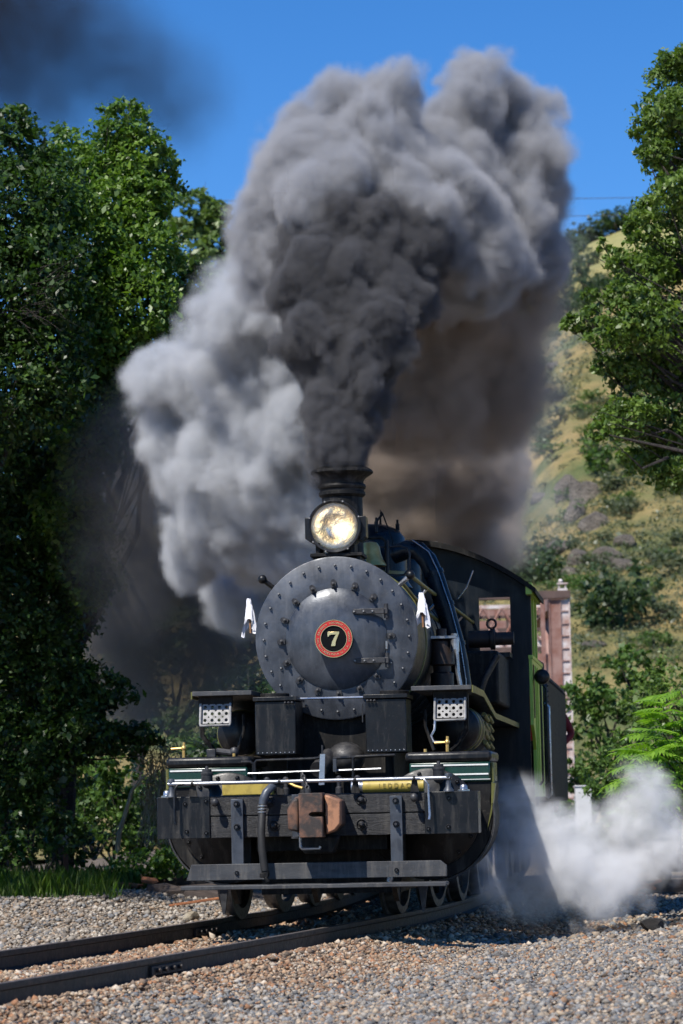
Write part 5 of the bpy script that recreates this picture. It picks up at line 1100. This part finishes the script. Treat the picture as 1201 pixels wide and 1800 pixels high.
for k, (px, py, w, hh) in enumerate(ROCKS):
    h = hill_hit(px, py + hh*.3)
    if h is None: continue
    s_ = mpp(h.y); rough_rock('rock_outcrop', h, 1, (w*s_*.7, w*s_*.6, hh*s_*.75), M['rock'], 100+k, 'grey rock outcrop on the dry hillside, %s from the top' % ordn(ROCKS, k, lambda q: q[1]), 'rock', 'rock outcrops', 3)

g = np.random.default_rng(91); tuf = []
pxs = g.uniform(780, 1225, 5000); pys = g.uniform(560, 1180, 5000); mk = fbm(pxs*.016, pys*.016, 8)
for a, b_, q in zip(pxs, pys, mk):
    if q < .43: continue
    h = hill_hit(a, b_)
    if h is not None and h.y < 380: tuf.append((h.x, h.y, h.z, g.uniform(4, 14)*mpp(h.y)))
tuf = np.array(tuf); idx = np.repeat(np.arange(len(tuf)), 16); p = tuf[idx, :3] + g.normal(0, .5, (len(idx), 3))*tuf[idx, 3:4]*np.array([1.2, 1.2, .6]) + np.array([0, 0, .15])
V, F = leaf_arrays(p, 1.0, g, .8, .6); Vc = V.reshape(-1, 4, 3); ctr = Vc.mean(1, keepdims=True); Vc = ctr + (Vc - ctr)*(tuf[idx, 3]*.42)[:, None, None]
setp(link('hill_scrub', np_mesh('hill_scrub', Vc.reshape(-1, 3), F, {'v': np.repeat(np.clip(g.normal(.45, .2, len(tuf)), 0, 1)[idx], 4)}), M['sage']), 'low grey green scrub covering patches of the dry hillside', 'scrub', kind='stuff')
# ================================================================== smoke and steam: density grids grown from puffs, broken up by billowing noise
def vol_mat(name, color, dens, aniso=0.0):
    m = bpy.data.materials.new(name); m.use_nodes = True; nt = m.node_tree; nt.nodes.clear()
    o = nt.nodes.new('ShaderNodeOutputMaterial'); pv = nt.nodes.new('ShaderNodeVolumePrincipled'); nt.links.new(pv.outputs[0], o.inputs['Volume'])
    pv.inputs['Color'].default_value = (*color, 1); pv.inputs['Density'].default_value = dens; pv.inputs['Anisotropy'].default_value = aniso
    return m
def smoke(name, puffs, vox, mat_, label, amp=.3, w=.15, scale=1.2, vscale=1.6, k=.18, fade=None, core=0.0, margin=.45, seed=0.0, bias=.06):
    P_ = [(*at(px, py, Y), r * mpp(Y)) for px, py, r, Y in puffs]
    A = np.array(P_); lo = (A[:, :3] - A[:, 3:4]).min(0) - margin; hi = (A[:, :3] + A[:, 3:4]).max(0) + margin
    n = np.ceil((hi - lo) / vox).astype(int) + 1
    ax = [np.linspace(lo[i], hi[i], n[i]).astype(np.float32) for i in range(3)]
    S = np.full(n, -1.5, np.float32)
    for x, y, z, r in P_:
        sl = tuple(slice(np.searchsorted(ax[i], c - r - .9), np.searchsorted(ax[i], c + r + .9)) for i, c in enumerate((x, y, z)))
        gx = ax[0][sl[0]][:, None, None] - x; gy = ax[1][sl[1]][None, :, None] - y; gz = ax[2][sl[2]][None, None, :] - z
        v = r - np.sqrt(gx*gx + gy*gy + gz*gz); s = S[sl]; h = np.maximum(k - np.abs(s - v), 0) / k; S[sl] = np.maximum(s, v) + h*h*k*.25
    me = bpy.data.meshes.new(name); me.vertices.add(S.size); me.attributes.new('depth', 'FLOAT', 'POINT').data.foreach_set('value', S.ravel())
    ob = link(name, me, mat_); setp(ob, label, 'smoke' if 'smoke' in name else 'steam', kind='stuff')
    ng = bpy.data.node_groups.new(name, 'GeometryNodeTree')
    ng.interface.new_socket('Geometry', in_out='INPUT', socket_type='NodeSocketGeometry'); ng.interface.new_socket('Geometry', in_out='OUTPUT', socket_type='NodeSocketGeometry')
    N, L = ng.nodes, ng.links; gi = N.new('NodeGroupInput'); go = N.new('NodeGroupOutput')
    def Mt(op, *a):
        m = N.new('ShaderNodeMath'); m.operation = op
        for i, v in enumerate(a):
            if isinstance(v, (int, float)): m.inputs[i].default_value = v
            else: L.new(v, m.inputs[i])
        return m.outputs[0]
    pos = N.new('GeometryNodeInputPosition'); sep = N.new('ShaderNodeSeparateXYZ'); L.new(pos.outputs[0], sep.inputs[0])
    idx = [Mt('ROUND', Mt('MULTIPLY', Mt('SUBTRACT', sep.outputs[i], float(lo[i])), float((n[i]-1)/(hi[i]-lo[i])))) for i in range(3)]
    i2 = N.new('FunctionNodeFloatToInt')
    ii = Mt('ADD', Mt('MULTIPLY', Mt('ADD', Mt('MULTIPLY', idx[0], float(n[1])), idx[1]), float(n[2])), idx[2]); L.new(ii, i2.inputs[0])
    na = N.new('GeometryNodeInputNamedAttribute'); na.data_type = 'FLOAT'; na.inputs['Name'].default_value = 'depth'
    si = N.new('GeometryNodeSampleIndex'); si.data_type = 'FLOAT'; si.domain = 'POINT'; si.clamp = True
    L.new(gi.outputs[0], si.inputs['Geometry']); L.new(na.outputs['Attribute'], si.inputs['Value']); L.new(i2.outputs[0], si.inputs['Index'])
    va = N.new('ShaderNodeVectorMath'); va.operation = 'ADD'; va.inputs[1].default_value = (seed, seed*1.7, seed*.6); L.new(pos.outputs[0], va.inputs[0])
    nz = N.new('ShaderNodeTexNoise'); nz.inputs['Scale'].default_value = scale; nz.inputs['Detail'].default_value = 8; nz.inputs['Roughness'].default_value = .64; nz.inputs['Distortion'].default_value = .5
    vo = N.new('ShaderNodeTexVoronoi'); vo.inputs['Scale'].default_value = vscale; vo.inputs['Detail'].default_value = 2; vo.inputs['Roughness'].default_value = .5; vo.normalize = True
    for q in (nz, vo): L.new(va.outputs[0], q.inputs['Vector'])
    e = Mt('ADD', si.outputs[0], Mt('MULTIPLY', Mt('SUBTRACT', nz.outputs[0], .5), amp*2.2))
    e = Mt('ADD', e, Mt('MULTIPLY', Mt('SUBTRACT', .40, vo.outputs['Distance']), amp*2.0))
    mr = N.new('ShaderNodeMapRange'); mr.interpolation_type = 'SMOOTHSTEP'; L.new(e, mr.inputs[0]); mr.inputs[1].default_value = -bias; mr.inputs[2].default_value = w - bias
    d = mr.outputs[0]
    if core:                                                   # torn, stringy inner structure
        n4 = N.new('ShaderNodeTexNoise'); n4.inputs['Scale'].default_value = scale*3.2; n4.inputs['Detail'].default_value = 6; n4.inputs['Roughness'].default_value = .7; n4.inputs['Distortion'].default_value = 1.2; L.new(va.outputs[0], n4.inputs['Vector'])
        m4 = N.new('ShaderNodeMapRange'); m4.interpolation_type = 'SMOOTHSTEP'; L.new(n4.outputs[0], m4.inputs[0]); m4.inputs[1].default_value = .34; m4.inputs[2].default_value = .64; m4.inputs[3].default_value = 1 - core; m4.inputs[4].default_value = 1 + core
        d = Mt('MULTIPLY', d, m4.outputs[0])
    vc = N.new('GeometryNodeVolumeCube'); L.new(d, vc.inputs['Density']); vc.inputs['Min'].default_value = lo; vc.inputs['Max'].default_value = hi
    for i, q in enumerate(('Resolution X', 'Resolution Y', 'Resolution Z')): vc.inputs[q].default_value = int(n[i])
    sm_ = N.new('GeometryNodeSetMaterial'); sm_.inputs['Material'].default_value = mat_; L.new(vc.outputs[0], sm_.inputs[0]); L.new(sm_.outputs[0], go.inputs[0])
    md = ob.modifiers.new('volume', 'NODES'); md.node_group = ng
    return ob
# dark column rising from the stack
col = [(600,812,27,26.35),(601,795,30,26.4),(602,775,35,26.4),(604,750,42,26.4),(605,725,48,26.4),(606,695,56,26.5),(606,660,66,26.6),(604,625,74,26.7),(603,590,80,26.8),(602,550,86,26.9),(606,510,92,27),
       (620,460,105,27.2),(560,500,60,26.8),(680,470,80,27.3),(640,560,60,26.7),(550,600,40,26.5),(660,620,45,26.6),(625,410,75,27.5),(715,440,62,27.6),(545,450,45,27.2),(690,540,45,27)]
smoke('column_smoke', col, .032, vol_mat('dark_smoke', (.17,.17,.18), 20), 'dark smoke column shooting up from the stack', .29, .09, 1.5, 2.2, .10, core=.5, seed=3.1, bias=.08)
# mushrooming crown
crown = [(640,330,105,27.8),(575,340,80,27.6),(520,340,55,27.8),(490,400,60,28.2),(570,260,62,28),(645,215,58,28),(658,170,32,28.1),(610,195,34,28.1),(505,300,36,28.2),(470,460,36,28.6),(510,450,66,28),(720,320,70,28.2),(760,370,90,28),(700,370,75,27.6),
         (800,310,75,28.8),(838,215,62,29),(845,150,34,29),(885,200,50,29.2),(900,280,78,29.2),(930,330,55,29.4),(880,380,90,29.2),(830,450,72,28.6),(930,430,55,29.6),(780,265,40,29),(945,270,32,29.4),(545,365,46,27.2),(840,420,50,28)]
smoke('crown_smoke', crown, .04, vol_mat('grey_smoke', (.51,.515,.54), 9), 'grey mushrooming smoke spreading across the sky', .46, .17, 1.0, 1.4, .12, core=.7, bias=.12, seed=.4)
# mass right of the column, its shade put into a brown smoke colour
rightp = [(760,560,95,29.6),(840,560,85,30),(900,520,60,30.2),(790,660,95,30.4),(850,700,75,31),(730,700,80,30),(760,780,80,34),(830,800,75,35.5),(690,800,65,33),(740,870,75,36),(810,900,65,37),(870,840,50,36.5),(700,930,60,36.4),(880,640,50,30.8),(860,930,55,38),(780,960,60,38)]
smoke('brown_smoke', rightp, .07, vol_mat('brown_smoke', (.50,.43,.375), 5), 'soft smoke hanging right of the stack, coloured brown as in shade', .5, .36, .9, 1.1, .25, core=.85, bias=.24, seed=5.5)
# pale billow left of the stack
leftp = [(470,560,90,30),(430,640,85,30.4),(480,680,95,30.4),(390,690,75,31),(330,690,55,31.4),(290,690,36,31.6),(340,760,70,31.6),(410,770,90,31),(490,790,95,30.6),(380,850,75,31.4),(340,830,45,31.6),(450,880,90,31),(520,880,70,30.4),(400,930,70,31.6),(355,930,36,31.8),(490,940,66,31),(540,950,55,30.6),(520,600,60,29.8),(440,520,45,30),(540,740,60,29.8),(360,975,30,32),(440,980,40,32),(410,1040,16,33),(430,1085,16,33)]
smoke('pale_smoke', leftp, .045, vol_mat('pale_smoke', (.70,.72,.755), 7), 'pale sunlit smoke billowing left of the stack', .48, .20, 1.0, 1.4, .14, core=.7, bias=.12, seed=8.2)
# thin smoke rolling down on the left, its shade put into a dark colour
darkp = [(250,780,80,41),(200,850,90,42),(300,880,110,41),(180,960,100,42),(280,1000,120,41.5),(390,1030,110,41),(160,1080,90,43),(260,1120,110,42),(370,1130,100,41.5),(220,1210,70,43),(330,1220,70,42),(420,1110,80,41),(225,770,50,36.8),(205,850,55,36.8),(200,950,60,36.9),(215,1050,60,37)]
smoke('shaded_smoke', darkp, .10, vol_mat('shaded_smoke', (.34,.315,.29), 1.8), 'thin smoke, coloured dark as in shade, rolling down between oaks and engine', .4, .9, .6, .7, .5, core=.7, seed=1.3, bias=.3)
# wisps against the hill on the right
wisp = [(930,560,55,32),(960,610,40,32.4),(940,700,50,33),(900,760,50,33),(930,880,50,34),(960,910,36,34.5),(900,940,50,34),(980,880,22,34.6),(930,800,30,33.4),(960,500,40,31),(985,420,30,30.6)]
smoke('thin_smoke', wisp, .10, vol_mat('thin_smoke', (.66,.68,.72), .45), 'thin bluish smoke drifting before the hillside', .3, .6, .9, 1.1, .3, core=.5, bias=.2, seed=2.2)
# old smoke drifting in the upper left corner
old = [(30,20,150,58),(120,60,120,58),(0,120,120,58),(200,120,100,58.5),(270,160,80,59),(90,180,90,58),(-60,60,150,58),(320,190,60,59)]
smoke('drifting_smoke', old, .28, vol_mat('drifting_smoke', (.05,.05,.055), 1.5), 'dark old smoke drifting over the oaks at upper left', .6, 3.2, .35, .4, .8, core=.5, margin=1.6, seed=7.7, bias=.5)
# white steam from the cylinder cocks
steam = [(985,1478,30,26.4),(1005,1530,38,26.2),(1035,1570,26,26.2),(1045,1512,36,26.5),(1085,1480,42,26.8),(1130,1450,46,27),(1165,1468,34,27),(1115,1505,42,26.8),(1075,1535,32,26.5),(1128,1418,28,27),(1020,1500,24,26.4)]
shst = [(905,1420,26,27),(890,1460,30,26.8),(930,1445,30,27),(875,1505,28,26.4),(930,1490,40,26.8),(970,1490,36,27),(950,1545,46,26.8),(985,1570,28,26.8),(850,1545,18,26),(900,1570,18,26.4)]
smoke('steam', shst, .04, vol_mat('thin_steam', (.95,.955,.965), 2.0), 'thin grey steam drifting in the shade of the right cylinder', .42, .3, 1.5, 2.0, .12, core=.85, bias=.10, seed=6.1)
smoke('steam', steam, .035, vol_mat('white_steam', (.95,.955,.965), 4.2), 'white steam blowing out low beside the right cylinder', .42, .26, 1.5, 2.0, .12, core=.8, bias=.12, seed=4.4)
smoke('steam', [(905,1180,18,32.6),(915,1200,16,32.8),(895,1210,14,32.6),(908,1165,10,32.8)], .04, vol_mat('faint_steam', (.97,.97,.975), 1.6), 'faint wisp of steam in front of the cab', .12, .2, 3, 3.5, .1, seed=9.4)
